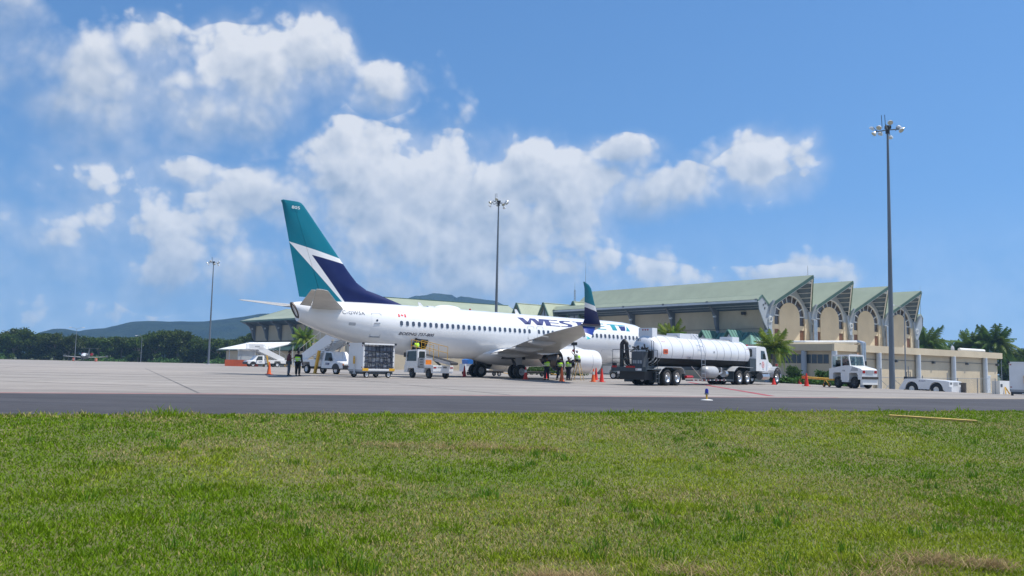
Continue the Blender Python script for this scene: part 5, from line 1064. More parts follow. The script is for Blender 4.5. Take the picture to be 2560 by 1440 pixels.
part(MB().box(0,16,-1,25,GZ,9.2), 'walls', 'tan', **P); part(MB().slab([(-2.6,-3,9.7),(-2.6,27.5,9.7),(.6,27,10.6),(.6,-3,10.6)][::-1], .12), 'eave_roof', 'roof', **P); part(MB().slab([(.6,-3,10.6),(.6,25,10.6),(5.5,21,12.6),(5.5,-3,12.6)][::-1], .12), 'roof_plane', 'roof', **P)
part(MB().slab([(5.5,-3,12.6),(5.5,21,12.6),(14,25,9.0),(14,-3,9.0)][::-1], .12), 'roof_plane', 'roof', **P); part(MB().slab([(.6,25,10.6),(14,25,9.0),(5.5,21,12.6)], .12), 'hip', 'roof', **P)
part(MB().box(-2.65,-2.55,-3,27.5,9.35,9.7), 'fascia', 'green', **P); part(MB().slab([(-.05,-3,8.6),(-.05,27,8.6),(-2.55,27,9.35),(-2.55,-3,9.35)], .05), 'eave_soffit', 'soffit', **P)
for k in range(5):
    mb = MB(); mb.prism([(0,5.2),(-.5,5.9),(-.8,7.2),(-1.4,8.3),(-2.5,9.1),(-2.5,9.35),(0,8.6)],'y',-.3+6.3*k,.3+6.3*k); b_ = part(mb, 'bracket', 'bracketshade', **P); MB().cyl((-.9,-.33+6.3*k,7.9),(-.9,.33+6.3*k,7.9),.22,None,12).build('ornament', 'trim', b_)
part(MB().slab([(-.1,-4,5.2),(-.1,27,5.2),(-7,30,3.0),(-7,-4,3.0)], .15, (-.3,0,.9)), 'lower_roof', 'roofdd', **P); part(MB().box(-6.2,-.1,-3,26,GZ,2.9), 'lower_walls', 'tan', **P)
CN = thing('canopy', 'wide white open canopy left of the tail, above the parked stair truck', 'canopy', (-41.2, 158, 0), R(42)); P = dict(parent=CN)
part(MB().slab([(-6.2,-5,2.95),(-.5,-5,4.35),(-.5,14,4.35),(-6.2,15,2.95)], .14), 'roof_sheet', 'canopy', **P)
for y in (-4,1,6,11): part(MB().cyl((-5.8,y,-.4),(-5.8,y,2.95),.08,None,8), 'post', 'trim', **P); part(MB().cyl((-.7,y,-.4),(-.7,y,4.2),.08,None,8), 'post', 'trim', **P); part(MB().bar((-6.1,y,2.75),(-.5,y,4.15),.08,.14), 'rafter', 'trim', **P)
OB = thing('barrier_wall', 'low orange red barrier wall before the white canopy', 'wall', (-47.6, 151, -.4), R(18)); P = dict(parent=OB)
part(MB().box(-2.2,2.6,-.5,.5,0,1.35), 'long_face', 'rust', **P); part(MB().box(2.6,3.4,.0,3.2,0,1.35), 'return_face', 'rust', **P)
SH = thing('site_hut', 'small pale hut in the shade behind the orange barrier', 'hut', (-52, 170, -.4), R(20)); MB().box(-1.6,1.6,-1.2,1.2,0,3.2).build('walls', 'trim', SH); MB().box(-1.8,1.8,-1.4,1.4,3.2,3.35).build('roof', 'canopy', SH)

# ------------------------------------------------------------------ roof antennas
AN = thing('lattice_antenna', 'slim lattice antenna mast rising behind the winglet', 'antenna', (10.2, 139, 9.4), 0)
mb = MB()
for a in range(3): p = (math.cos(a*2.1)*.22, math.sin(a*2.1)*.22); q = (math.cos(a*2.1)*.1, math.sin(a*2.1)*.1); mb.cyl((*p,0),(*q,4.0),.03,None,5)
for k in range(10): z = .4*k; mb.cyl((.2,0,z),(-.1,.17,z+.4),.018,None,4); mb.cyl((-.1,.17,z),(-.1,-.17,z+.4),.018,None,4); mb.cyl((-.1,-.17,z),(.2,0,z+.4),.018,None,4)
mb.build('lattice', 'galv', AN); MB().cyl((0,0,4.0),(0,0,5.2),.03,.01,5).build('tip', 'galv', AN)
for (x,y,z0,h_,lab) in ((11.75,137,12.8,5.0,'thin whip antenna standing over the roof just right of the winglet'),(63.4,133,8.2,6.4,'tall whip antenna beside the last gable tip')):
    A_ = thing('whip_antenna', lab, 'antenna', (x,y,z0), 0); MB().cyl((0,0,0),(0,0,h_),.045,.012,6).build('rod', 'galv', A_)
    if x > 30:
        for d in ((.3,0),(-.3,0)): MB().cyl((d[0],d[1],.0),(d[0],d[1],1.4),.035,None,5).build('dipole', 'dkgrey', A_); MB().bar((0,0,.7),(d[0],d[1],.7),.03).build('arm', 'dkgrey', A_)
# ------------------------------------------------------------------ floodlight masts and lamps
def mast(label, x, y, h, first=None):
    o = thing('floodlight_mast', label, 'floodlight mast', (x,y,G(x,y)-.1), 0, 'tall floodlight masts')
    part(MB().cyl((0,0,0),(0,0,h),.28,.10,16), 'mast', 'pole', parent=o)
    part(MB().cyl((0,0,0),(0,0,.25),.55,.5,16), 'base', 'grey', parent=o)
    mb = MB(); mb.cyl((0,0,h-.4),(0,0,h+.35),.2,None,10); mb.box(-.22,.3,-.2,.2,h+.1,h+.4); part(mb, 'winch_head', 'blackp', parent=o)
    for a in (0,2.1,4.2):
        c, s = math.cos(a), math.sin(a); part(MB().bar((c*.2,s*.2,h),(c*1.55,s*1.55,h+.1),.1), 'arm', 'pole', parent=o)
    for i in range(9):
        a = 2*PI*i/9+.3; r_ = 1.35+.25*(i%2); z = h+(.35,-.45,-.1)[i%3]; c, s = math.cos(a), math.sin(a)
        q = Vector((c*r_, s*r_, z)); d = Vector((c*.55, s*.55, -.62)).normalized(); mb = MB(); ax = d
        k = Vector((0,0,1)).rotation_difference(d).to_matrix(); lamp = MB(); lamp.lathe([(-.24,.05),(-.21,.15),(-.08,.24),(.04,.265),(.05,.25)], (0,0,0), 'z', 14); lamp.v = [tuple(k @ Vector(v)+q) for v in lamp.v]
        lo = lamp.build('lamp', 'lens', o); g_ = MB(); g_.cyl((0,0,.02),(0,0,.035),.25,None,14); g_.v = [tuple(k @ Vector(v)+q) for v in g_.v]; g_.build('lamp_glass', 'glassl', lo)
        part(MB().bar(q-d*.25,(c*1.0,s*1.0,h),.06), 'lamp_bracket', 'pole', parent=o)
    for d in ((-.5,.1),(-.25,-.1)): part(MB().cyl((d[0],d[1],h+.3),(d[0]-.05,d[1],h+1.5),.03,None,5), 'lightning_rod', 'blackp', parent=o)
    return o
MT['glassl'] = mat('lamp_glass', (.46,.46,.38), .2, 0, .15, 6)
mast('nearest tall grey floodlight mast standing before the low wing', 37.35, 84.5, 26.2)
mast('tall grey floodlight mast rising behind the middle of the fuselage', -2.3, 129, 25.6)
mast('farthest tall floodlight mast at the edge of the forest left of the tail', -75.5, 216, 25.6)
def street_lamp(label, x, y, h, rz, z0=None, double=False):
    o = thing('street_lamp', label, 'street lamp', (x,y,G(x,y) if z0 is None else z0), rz, 'slender street lamps')
    part(MB().cyl((0,0,0),(0,0,h),.09,.05,8), 'post', 'galv', parent=o)
    for sd in ((1,-1) if double else (1,)):
        part(MB().tube([(0,0,h-.05),(sd*.5,0,h+.3),(sd*1.3,0,h+.42)], .035, 6), 'arm', 'galv', parent=o); part(MB().ball((sd*1.6,0,h+.42),(.36,.14,.09),10,6), 'lamp_head', 'lens' , parent=o)
    return o
street_lamp('double armed lamp in front of the forest beside the small jet', -114, 226, 8.4, R(10), None, True)
street_lamp('single armed street lamp in front of the dark forest', -104, 243, 7.0, R(185))
street_lamp('slim street lamp in front of the last arched bay', 44.4, 97, 9.6, R(195), -1.36)
street_lamp('street lamp among the palms right of the gables', 82, 150, 8.0, R(190), -1.4)
street_lamp('street lamp at the right beside the big palm', 86.5, 152, 8.6, R(190), -1.4)
# ------------------------------------------------------------------ wire fence along the low wing
FN = thing('fence', 'grey pipe fence with bare posts and braces before the low wing', 'fence', (39.5, 92, -1.36), R(40))
FX = [0,3.0,6.2,6.6,9.6,12.3,16.0,18.8,24.5,30]; FH = [2.9,2.3,3.2,2.4,2.2,1.8,2.6,2.0,2.0,2.0]
for x, h_ in zip(FX, FH): part(MB().cyl((x,0,0),(x,0,h_),.055,None,8), 'post', 'galv', parent=FN)
for a, b in zip(FX[:-1], FX[1:]):
    if b-a > .6: part(MB().cyl((a,0,1.95),(b,0,1.95),.03,None,6), 'rail', 'galv', parent=FN)
for a, b, z0, z1 in ((.1,3,.3,1.8),(.1,3,1.6,.3),(3,6.2,1.7,.4),(6.6,9.6,.5,1.7)): part(MB().cyl((a,0,z0),(b,0,z1),.025,None,6), 'brace', 'galv', parent=FN)
mb = MB()
for i in range(120):
    x = .25*i; mb.cyl((x,0,.05),(x+.9,0,1.95),.004,None,3,False); mb.cyl((x+.9,0,.05),(x,0,1.95),.004,None,3,False)
part(mb, 'wire_mesh', 'galv', parent=FN, kind='stuff')
UB = thing('utility_box', 'grey utility box beside the foot of the nearest mast', 'utility box', (35.2, 85.5, G(35.2,85.5)), R(38)); MB().box(-.5,.5,-.35,.35,0,1.75).build('cabinet', 'grey', UB); MB().box(-.55,.55,-.4,.4,1.75,1.8).build('lid', 'galv', UB)
CB_ = thing('control_cabinet', 'olive control cabinet with a yellow stop beside the white cart', 'utility box', (64.0, 113, -1.36), R(35)); MB().box(-1.0,1.6,-.5,.5,0,1.7).build('cabinet', 'canopy', CB_); MB().box(-.8,-.3,-.52,-.5,.9,1.3).build('panel', 'dkgrey', CB_)
mb = MB(); mb.bar((-.3,-.9,0),(.2,-.6,.9),.12); mb.bar((.7,-.9,0),(.2,-.6,.9),.12); mb.build('stop_frame', 'yellow', CB_)

# ------------------------------------------------------------------ vegetation
def leaf_mat(name, cols, trans=.3):
    m = bpy.data.materials.new(name); m.use_nodes = True; t = NT(m.node_tree); t.n.clear()
    at = t.add('ShaderNodeAttribute', attribute_name='col'); oi = t.add('ShaderNodeObjectInfo')
    hs = t.add('ShaderNodeHueSaturation'); t.l.new(at.outputs['Color'], hs.inputs['Color']); t.put(hs.inputs['Hue'], t.ramp(oi.outputs['Random'], 0, 1, .485, .512, False)); t.put(hs.inputs['Value'], t.ramp(oi.outputs['Random'], 0, 1, .75, 1.25, False))
    df = t.add('ShaderNodeBsdfDiffuse'); tl = t.add('ShaderNodeBsdfTranslucent'); gl = t.add('ShaderNodeBsdfGlossy'); gl.inputs['Roughness'].default_value = .4
    for n in (df, tl): t.l.new(hs.outputs[0], n.inputs[0])
    a = t.add('ShaderNodeMixShader'); a.inputs[0].default_value = trans; t.l.new(df.outputs[0], a.inputs[1]); t.l.new(tl.outputs[0], a.inputs[2])
    b = t.add('ShaderNodeMixShader'); b.inputs[0].default_value = .012; t.l.new(a.outputs[0], b.inputs[1]); t.l.new(gl.outputs[0], b.inputs[2])
    o = t.add('ShaderNodeOutputMaterial'); t.l.new(b.outputs[0], o.inputs[0]); m['cols'] = [x for c in cols for x in c]; return m
LM = {'forest': leaf_mat('forest_leaf', ((.034,.062,.007),(.062,.10,.010),(.10,.135,.018))), 'shrub': leaf_mat('shrub_leaf', ((.04,.10,.02),(.07,.15,.03),(.11,.20,.05))), 'palm': leaf_mat('palm_leaf', ((.09,.18,.015),(.16,.26,.025),(.27,.31,.05)), .4), 'dpalm': leaf_mat('dark_palm_leaf', ((.055,.115,.016),(.085,.16,.022),(.15,.22,.04)), .3)}
def leaves(name, P, size, lm, flat=.0, n_mesh=None):
    """many small bent leaf quads at points P"""
    n = len(P); a = rng.normal(size=(n,3)); a[:,2] *= (1-flat); a /= np.linalg.norm(a, axis=1)[:,None]; b = np.cross(a, rng.normal(size=(n,3))); b /= np.linalg.norm(b, axis=1)[:,None]
    s = size*(.6+.8*rng.random((n,1))); V = np.stack([P-a*s-b*s*.45, P+a*s*.1-b*s*.65, P+a*s*1.1, P+a*s*.1+b*s*.65], 1).astype(np.float32)
    me = bpy.data.meshes.new(name); me.vertices.add(4*n); me.vertices.foreach_set('co', V.ravel()); me.loops.add(4*n); me.loops.foreach_set('vertex_index', np.arange(4*n, dtype=np.int32))
    me.polygons.add(n); me.polygons.foreach_set('loop_start', (np.arange(n)*4).astype(np.int32)); me.update(calc_edges=True)
    cs = np.array(list(lm['cols'])).reshape(-1,3); w_ = rng.dirichlet((1.2,1.2,.7), n); c = (w_ @ cs)*(.75+.5*rng.random((n,1)))
    ca = me.color_attributes.new('col', 'FLOAT_COLOR', 'POINT'); cc = np.ones((n,4,4), np.float32); cc[:,:,:3] = c[:,None,:]; ca.data.foreach_set('color', cc.ravel()); me.materials.append(lm); return me
def cluster(n, cs, spread=.18):
    """points on and in lumpy clumps cs = (x, y, z, r)"""
    out = []; W = np.array([c[3]**2 for c in cs]); k = rng.choice(len(cs), n, p=W/W.sum()); d = rng.normal(size=(n,3)); d /= np.linalg.norm(d, axis=1)[:,None]
    cs = np.array(cs); r = cs[k,3]*(1-spread*rng.random(n)**.5*2.2); return cs[k,:3]+d*r[:,None]*np.array((1,1,.8))
def tree_kind(h, w_, n, seed, lm, size):
    random.seed(seed); cs = []
    for i in range(15):
        a = random.uniform(0, 2*PI); q = random.random()**.5; z = random.uniform(.28,.9)*h; rad = w_*(.95-abs(z/h-.55)*1.0)*q; cs.append((math.cos(a)*rad, math.sin(a)*rad, z, random.uniform(.14,.26)*h))
    for i in range(5): a = random.uniform(0,2*PI); cs.append((math.cos(a)*w_*.9, math.sin(a)*w_*.9, random.uniform(.08,.25)*h, random.uniform(.10,.16)*h))
    cs.append((random.uniform(-.3,.3)*w_*.5, 0, h*.86, h*.17))
    lf = leaves('crown', cluster(n, cs, .35), size, lm)
    tr = MB(); tr.cyl((0,0,-.5),(.15,0,h*.45),.05*h**.8,.03*h**.8,8)
    for (x,y,z,r) in cs[:7]: tr.cyl((.1,0,h*random.uniform(.2,.42)),(x*.85,y*.85,z),.018*h,.008*h,6)
    return lf, tr.mesh('trunk', MT['bark'])
kinds = [tree_kind(8.5,3.7,5200,k,LM['forest'],.24) for k in range(6)]
def tree(label, x, y, sc, k, group, rz=None, z=None):
    o = thing('broadleaf_tree', label, 'tree', (x,y,(G(x,y) if z is None else z)-.3), random.uniform(0,6.28) if rz is None else rz, group); o.scale = (sc*random.uniform(.95,1.25), sc*random.uniform(.95,1.25), sc)
    link('crown', kinds[k][0], o); link('trunk', kinds[k][1], o); return o
random.seed(3); tops = lambda x: 1
prof_t = [(-160,.80),(-150,.98),(-143,1.02),(-135,.88),(-128,.80),(-118,.80),(-108,1.05),(-100,1.08),(-92,.88),(-84,.82),(-76,1.0),(-68,1.02),(-60,.85),(-50,.9),(-40,.9)]
i = 0
for row, (y0, n, ds) in enumerate(((256,30,.0),(264,28,.12),(276,24,.22))):
    for j in range(n):
        x = -172+(124)*(j+.5*(row%2))/n+random.uniform(-1.2,1.2); y = y0+random.uniform(-2.5,2.5); sc = float(np.interp(x*256/y, [p[0] for p in prof_t], [p[1] for p in prof_t]))*random.uniform(.86,1.08)*(1.0+ds*.35)
        tree(('front row tree of the dense dark forest at the left','tree behind the front row of the dense forest at the left','rearmost tree of the dense forest at the left')[row], x, y, sc*1.05, (i*5+row)%6, 'trees of the forest at the left'); i += 1
for j in range(11):
    x = 84+4.4*j+random.uniform(-1,1); y = 168+random.uniform(-6,8); tree('dark green broadleaf tree behind the right end of the low wing', x, y, random.uniform(.80,.98), j%6, 'trees behind the low wing at the right', None, -1.4)
for x, y, sc in ((70,158,.62),(76,160,.7),(80,158,.55),(66,160,.6)): tree('low dark tree under the palms right of the gables', x, y, sc, int(x)%6, 'low trees under the palms', None, -1.4)
# undergrowth at the foot of the forest
P = np.c_[rng.uniform(-180,-44,7000), 250+rng.normal(0,1.6,7000), np.abs(rng.normal(0,.8,7000))*(.5+1.5*fbm(rng.uniform(0,1,7000)*50, np.zeros(7000), 5, 3))-.4]
P = np.c_[P[:,0], P[:,1], (np.abs(rng.normal(0,1,7000))*(.15+1.1*fbm(P[:,0], P[:,1]*0, 6, 3)))-.4]
P = P[fbm(P[:,0], P[:,1]*0, 9, 77) > .47]; link('undergrowth', leaves('undergrowth', P, .30, LM['shrub']), None, kind='stuff', label='pale green undergrowth along the foot of the left forest', category='undergrowth')
# palms: trunk, and every frond a part with its own leaflets
def frond_mesh(L, droop, lm, seed):
    random.seed(seed); V, F = [], []; n = 44
    sp_ = lambda u: Vector((L*u*(1-.12*droop*u), 0, L*(.42*u-.62*droop*u*u)))
    for i in range(n):
        u = .12+.86*i/n; p = sp_(u); d = (sp_(u+.02)-p).normalized(); ll = L*.32*math.sin(PI*min(1,.18+u*.85))**.7
        for sd in (-1,1):
            e = p+(Vector((0,sd,0))*.75+d*.75+Vector((0,0,-.55-random.random()*.75))).normalized()*ll*random.uniform(.8,1.1); wv = d*L*.0095; m_ = (p+e)/2+Vector((0,0,.03*L)); o = len(V)
            V += [p-wv, p+wv, m_+wv*1.2, e, m_-wv*1.2]; F += [(o,o+1,o+2,o+4),(o+4,o+2,o+3)]
    for i in range(8):
        a, b = sp_(i/8), sp_((i+1)/8); w_ = L*.010*(1-i/9); o = len(V); V += [a+Vector((0,-w_,0)),a+Vector((0,w_,0)),b+Vector((0,w_,0)),b+Vector((0,-w_,0))]; F.append((o,o+1,o+2,o+3))
    me = bpy.data.meshes.new('frond'); me.from_pydata([tuple(v) for v in V], [], F); c_ = np.array(list(lm['cols'])).reshape(-1,3); base = c_[seed%3]*.6+c_[(seed+1)%3]*.4
    ca = me.color_attributes.new('col','FLOAT_COLOR','POINT'); cc = np.ones((len(V),4),np.float32); cc[:,:3] = base*(.8+.4*rng.random((len(V),1))); ca.data.foreach_set('color', cc.ravel()); me.materials.append(lm); return me
def palm(label, x, y, z, hgt, L, nf, lm, seed, group, kinds_=None):
    random.seed(seed); o = thing('palm_tree', label, 'palm', (x,y,z), random.uniform(0,6), group); pts = [(0.02*hgt*math.sin(k*1.3), .015*hgt*math.cos(k), hgt*k/5) for k in range(6)]; mb = MB()
    for k, (a, b) in enumerate(zip(pts[:-1], pts[1:])): mb.cyl(a, b, .17-.012*k, .17-.012*(k+1), 9, k in (0,4))
    mb.build('trunk', 'palmbark', o); fm = [frond_mesh(L, d, lm, seed*10+q) for q, d in enumerate((.5,1.0,1.45,1.9))]
    for i in range(nf):
        u = i/nf; me = fm[min(3, int(u*4))]; f = link('frond', me, o, pts[-1], (random.uniform(-.3,.3), -.95+1.15*u+random.uniform(-.15,.15), 2.4*i)); s = random.uniform(.85,1.12); f.scale = (s,s,s)
    return o
palm('bright green palm standing behind the white truck cab', 27.6, 90.5, -.5, 3.7, 2.7, 40, LM['palm'], 1, 'small bright palms before the terminal')
palm('bright green palm behind the tanker before the tan side wall', 20.3, 109, -.4, 5.1, 3.0, 38, LM['palm'], 2, 'small bright palms before the terminal')
palm('young green palm behind the stair truck under the tail', -36.5, 152, -.4, 5.0, 3.0, 34, LM['palm'], 3, 'small bright palms before the terminal')
palm('dark green palm close behind the right end of the gables', 70.5, 146, -1.4, 7.0, 4.6, 40, LM['dpalm'], 4, 'dark palms behind the low wing')
palm('small dark palm between the two big ones right of the gables', 77, 152, -1.4, 5.6, 4.0, 34, LM['dpalm'], 5, 'dark palms behind the low wing')
palm('largest dark palm with drooping fronds behind the low wing', 82.6, 147, -1.4, 7.3, 4.8, 48, LM['dpalm'], 6, 'dark palms behind the low wing')
palm('dark drooping palm touching the largest one at its left side', 79.8, 149, -1.4, 6.8, 4.4, 40, LM['dpalm'], 7, 'dark palms behind the low wing')
# shrubs and clipped hedge before the low wing
def shrub(label, x, y, w_, h_, n, size, spiky=False):
    random.seed(int(x*10)); cs = [(random.uniform(-.5,.5)*w_, random.uniform(-.5,.5)*w_, random.uniform(.3,.72)*h_, random.uniform(.22,.34)*h_) for _ in range(14)]
    o = thing('shrub', label, 'shrub', (x,y,G(x,y)), 0, 'shrubs before the low wing'); link('foliage', leaves('foliage', cluster(n, cs, .4), size, LM['shrub']), o)
    mb = MB()
    for k in range(5): a = random.uniform(0,6.28); mb.cyl((0,0,0),(math.cos(a)*.4*w_,math.sin(a)*.4*w_,h_*.6),.03,.015,5)
    mb.build('stem', 'bark', o); return o
shrub('rounded flowering green shrub behind the truck front wheel', 28.6, 87.5, 1.5, 2.3, 2200, .10); shrub('spiky pale green shrub left of the tow tractor', 31.9, 87.6, 1.3, 2.0, 1600, .11)
shrub('leafy shrub at the foot of the low wing behind the tow bar', 33.4, 88.5, 1.0, 1.2, 900, .10)
hp_ = []
for k in range(7000):
    u = rng.random(); x = 23.6+8.2*u; y = 77.8+3.4*u+rng.normal(0,.42); z = rng.random()**.6*(.58+.12*math.sin(u*21)); hp_.append((x, y, G(x,y)+z))
o = link('hedge', leaves('hedge', np.array(hp_), .10, LM['shrub']), None, kind='stuff', label='low clipped green hedge behind the truck and the tow bar', category='hedge')
P = np.c_[rng.uniform(1,9,2500), 100+rng.normal(0,.8,2500), rng.random(2500)**.6*.9]; link('hedge', leaves('hedge', P, .12, LM['shrub']), None, kind='stuff', label='low green hedge seen under the airliner behind the engine', category='hedge')

# ------------------------------------------------------------------ hills in the distance
def hill(name, az_el, D, depth, seed, a):
    """ridge seen at distance D: heights follow the listed skyline; slopes fall to both sides"""
    A = np.linspace(az_el[0][0], az_el[-1][0], 240); E_ = np.interp(A, [p[0] for p in az_el], [p[1] for p in az_el]); vs = []; rows = 34
    for j in range(rows):
        v = j/(rows-1); r = D+depth*(v-.6)*2; f = math.exp(-((v-.6)/.24)**2)
        nn = fbm(A*D+1e4, np.full_like(A, r)+1e4, 420, seed)-.5; n2_ = fbm(A*D+1e4, np.full_like(A, r)+1e4, 60, seed+9)-.5
        H = E_*(1.035 if name == 'mountain' else 1.0)*D*f*(1+(1-f)*.9*nn)+n2_*9*f+nn*60*(1-f)*f-6
        vs += [(math.sin(q)*r, math.cos(q)*r, h_) for q, h_ in zip(A, H)]
    n = len(A); me = bpy.data.meshes.new(name); me.from_pydata(vs, [], [(j*n+i, j*n+i+1, (j+1)*n+i+1, (j+1)*n+i) for j in range(rows-1) for i in range(n-1)]); me.polygons.foreach_set('use_smooth', [True]*len(me.polygons)); me.materials.append(m_hill)
    return link(name, me, None, kind='structure')
m_hill = bpy.data.materials.new('wooded_hill'); m_hill.use_nodes = True; t = NT(m_hill.node_tree); pb = t.n['Principled BSDF']; pb.inputs['Roughness'].default_value = 1; pb.inputs['Specular IOR Level'].default_value = 0
v = t.add('ShaderNodeTexCoord').outputs['Object']; c = t.mix(t.ramp(t.noise(v, .02, 8, .7), .35, .65), (.007,.016,.014,1), (.032,.048,.026,1)); t.put(pb.inputs['Base Color'], c)
bn = t.add('ShaderNodeBump'); bn.inputs['Strength'].default_value = 1; bn.inputs['Distance'].default_value = 14; t.l.new(t.noise(v, .06, 6, .8), bn.inputs['Height']); t.l.new(bn.outputs[0], pb.inputs['Normal'])
hill('hills', [(-.56,.0),(-.50,.026),(-.488,.031),(-.478,.032),(-.465,.030),(-.438,.034),(-.42,.039),(-.40,.042),(-.376,.042),(-.338,.044),(-.32,.047),(-.285,.054),(-.25,.057),(-.2,.05),(-.15,.03),(-.1,.0)], 1750, 480, 5, 0)
hill('mountain', [(-.18,.04),(-.125,.074),(-.112,.078),(-.107,.078),(-.0915,.0815),(-.07,.0805),(-.0645,.077),(-.059,.079),(-.041,.0765),(-.02,.0745),(-.003,.068),(.02,.06),(.06,.04),(.1,.01)], 2050, 420, 8, 0)
# the air itself
hz = MB(); hz.box(-1700,1700,-40,2700,-8,200); m_hz = bpy.data.materials.new('haze_air'); m_hz.use_nodes = True; t = NT(m_hz.node_tree); t.n.clear(); pv = t.add('ShaderNodeVolumePrincipled'); pv.inputs['Color'].default_value = (.38,.66,1,1); pv.inputs['Density'].default_value = .00023; pv.inputs['Anisotropy'].default_value = .2
oo = t.add('ShaderNodeOutputMaterial'); t.l.new(pv.outputs[0], oo.inputs['Volume']); m_hz.cycles.homogeneous_volume = True if hasattr(m_hz, 'cycles') else None
ho = hz.build('haze', m_hz, None, kind='stuff')
# ------------------------------------------------------------------ traffic cones
def cone_mesh(h_):
    b = MB(); b.lathe([(.03,.17),(.04,.165),(h_*.55,.10),(h_,.035),(h_,.001)], (0,0,0), 'z', 18); s = .21; b.box(-s,s,-s,s,0,.035); return b
_cn = {}
def cone(label, x, y, m, h_=.95, band=False, z=None):
    o = thing('traffic_cone', label, 'traffic cone', (x,y,G(x,y) if z is None else z), random.uniform(0,1.5), 'traffic cones round the aircraft')
    if (m,h_) not in _cn: _cn[(m,h_)] = cone_mesh(h_).mesh('cone', MT[m])
    link('cone', _cn[(m,h_)], o)
    if band: MB().lathe([(h_*.56,.104),(h_*.78,.071)], (0,0,0), 'z', 18).build('reflective_band', 'tape', o)
    return o
cone('lone orange cone left of the two people under the tail', -18.3, 65.6, 'orange')
cone('dark red cone in the shade beside the left main wheels', -3.95, 74.5, 'red')
cone('red cone with a white band touching the right main wheels', 1.2, 67.0, 'red', .95, True)
cone('shaded red cone behind the leftmost of the engine crew', 3.0, 73.5, 'red')
cone('orange cone in front of the three standing engine crew', 3.68, 61.6, 'orange', 1.0)
cone('orange cone with a white band below the engine intake', 6.0, 62.3, 'orange', .95, True)
cone('red cone right of the banded orange cone below the engine', 6.62, 62.5, 'red', 1.0)
cone('shaded red cone farther back below the engine intake', 7.0, 70.5, 'red', 1.0)
cone('small red cone beside the truck front wheel', 20.2, 66.2, 'red', .5)
cone('red cone standing alone before the hedge left of the tow bar', 21.6, 63.0, 'red', .95)
for x, y, lab in ((-119.3,236,'orange barrel left of the small jet'),(-111.8,233,'orange barrel under the nose of the small jet')):
    o = thing('warning_barrel', lab, 'barrel', (x,y,G(x,y)), 0, 'orange barrels by the small jet'); MB().lathe([(0,.25),(.1,.36),(.8,.34),(.86,.25),(.86,.01)],(0,0,0),'z',14).build('barrel_body','rust',o); MB().lathe([(.4,.362),(.5,.36)],(0,0,0),'z',14).build('band','tape',o)
cone('small red marker lying in the hedge behind the truck', 26.2, 78.2, 'red', .5)

# ------------------------------------------------------------------ blue taxiway light
TL = thing('taxiway_light', 'small blue taxiway edge light on a pale base at the dark asphalt edge', 'taxiway light', (7.05, 31.0, 0), 0)
MB().lathe([(0,.22),(.012,.21),(.03,.10),(.03,.01)],(0,0,0),'z',20).build('base','whitecl',TL); MB().cyl((0,0,.02),(0,0,.2),.03,.035,10).build('stem','yellow',TL); MB().cyl((0,0,.2),(0,0,.25),.07,.075,14).build('collar','galv',TL)
MB().lathe([(.25,.066),(.36,.064),(.40,.04),(.41,.005)],(0,0,0),'z',16).build('blue_lens','blulens',TL)

# ------------------------------------------------------------------ people
def skin_mesh(name, V, Rr, E_, root, m, lv=1):
    me = bpy.data.meshes.new(name); me.from_pydata([tuple(v) for v in V], E_, []); o = bpy.data.objects.new(name, me); C.objects.link(o)
    o.modifiers.new('skin', 'SKIN'); sv = me.skin_vertices[0].data
    for i, r in enumerate(Rr): sv[i].radius = r if hasattr(r, '__len__') else (r, r); sv[i].use_root = (i == root)
    sb = o.modifiers.new('sub', 'SUBSURF'); sb.levels = lv; sb.render_levels = lv
    dg = bpy.context.evaluated_depsgraph_get(); out = bpy.data.meshes.new_from_object(o.evaluated_get(dg)); bpy.data.objects.remove(o); bpy.data.meshes.remove(me)
    out.name = name; out.materials.clear(); out.materials.append(MT[m]); out.polygons.foreach_set('use_smooth', [True]*len(out.polygons)); return out
ST0 = dict(pel=(0,0,.95), wai=(0,0,1.08), che=(.01,0,1.28), nek=(.0,0,1.47), hed=(.03,0,1.60), shL=(0,.17,1.41), elL=(-.02,.24,1.13), wrL=(.08,.24,.90), shR=(0,-.17,1.41), elR=(-.02,-.24,1.13), wrR=(.08,-.24,.90),
           hiL=(0,.09,.90), knL=(.03,.10,.49), anL=(-.01,.11,.09), toL=(.14,.13,.04), hiR=(0,-.09,.90), knR=(.03,-.10,.49), anR=(-.01,-.11,.09), toR=(.14,-.13,.04))
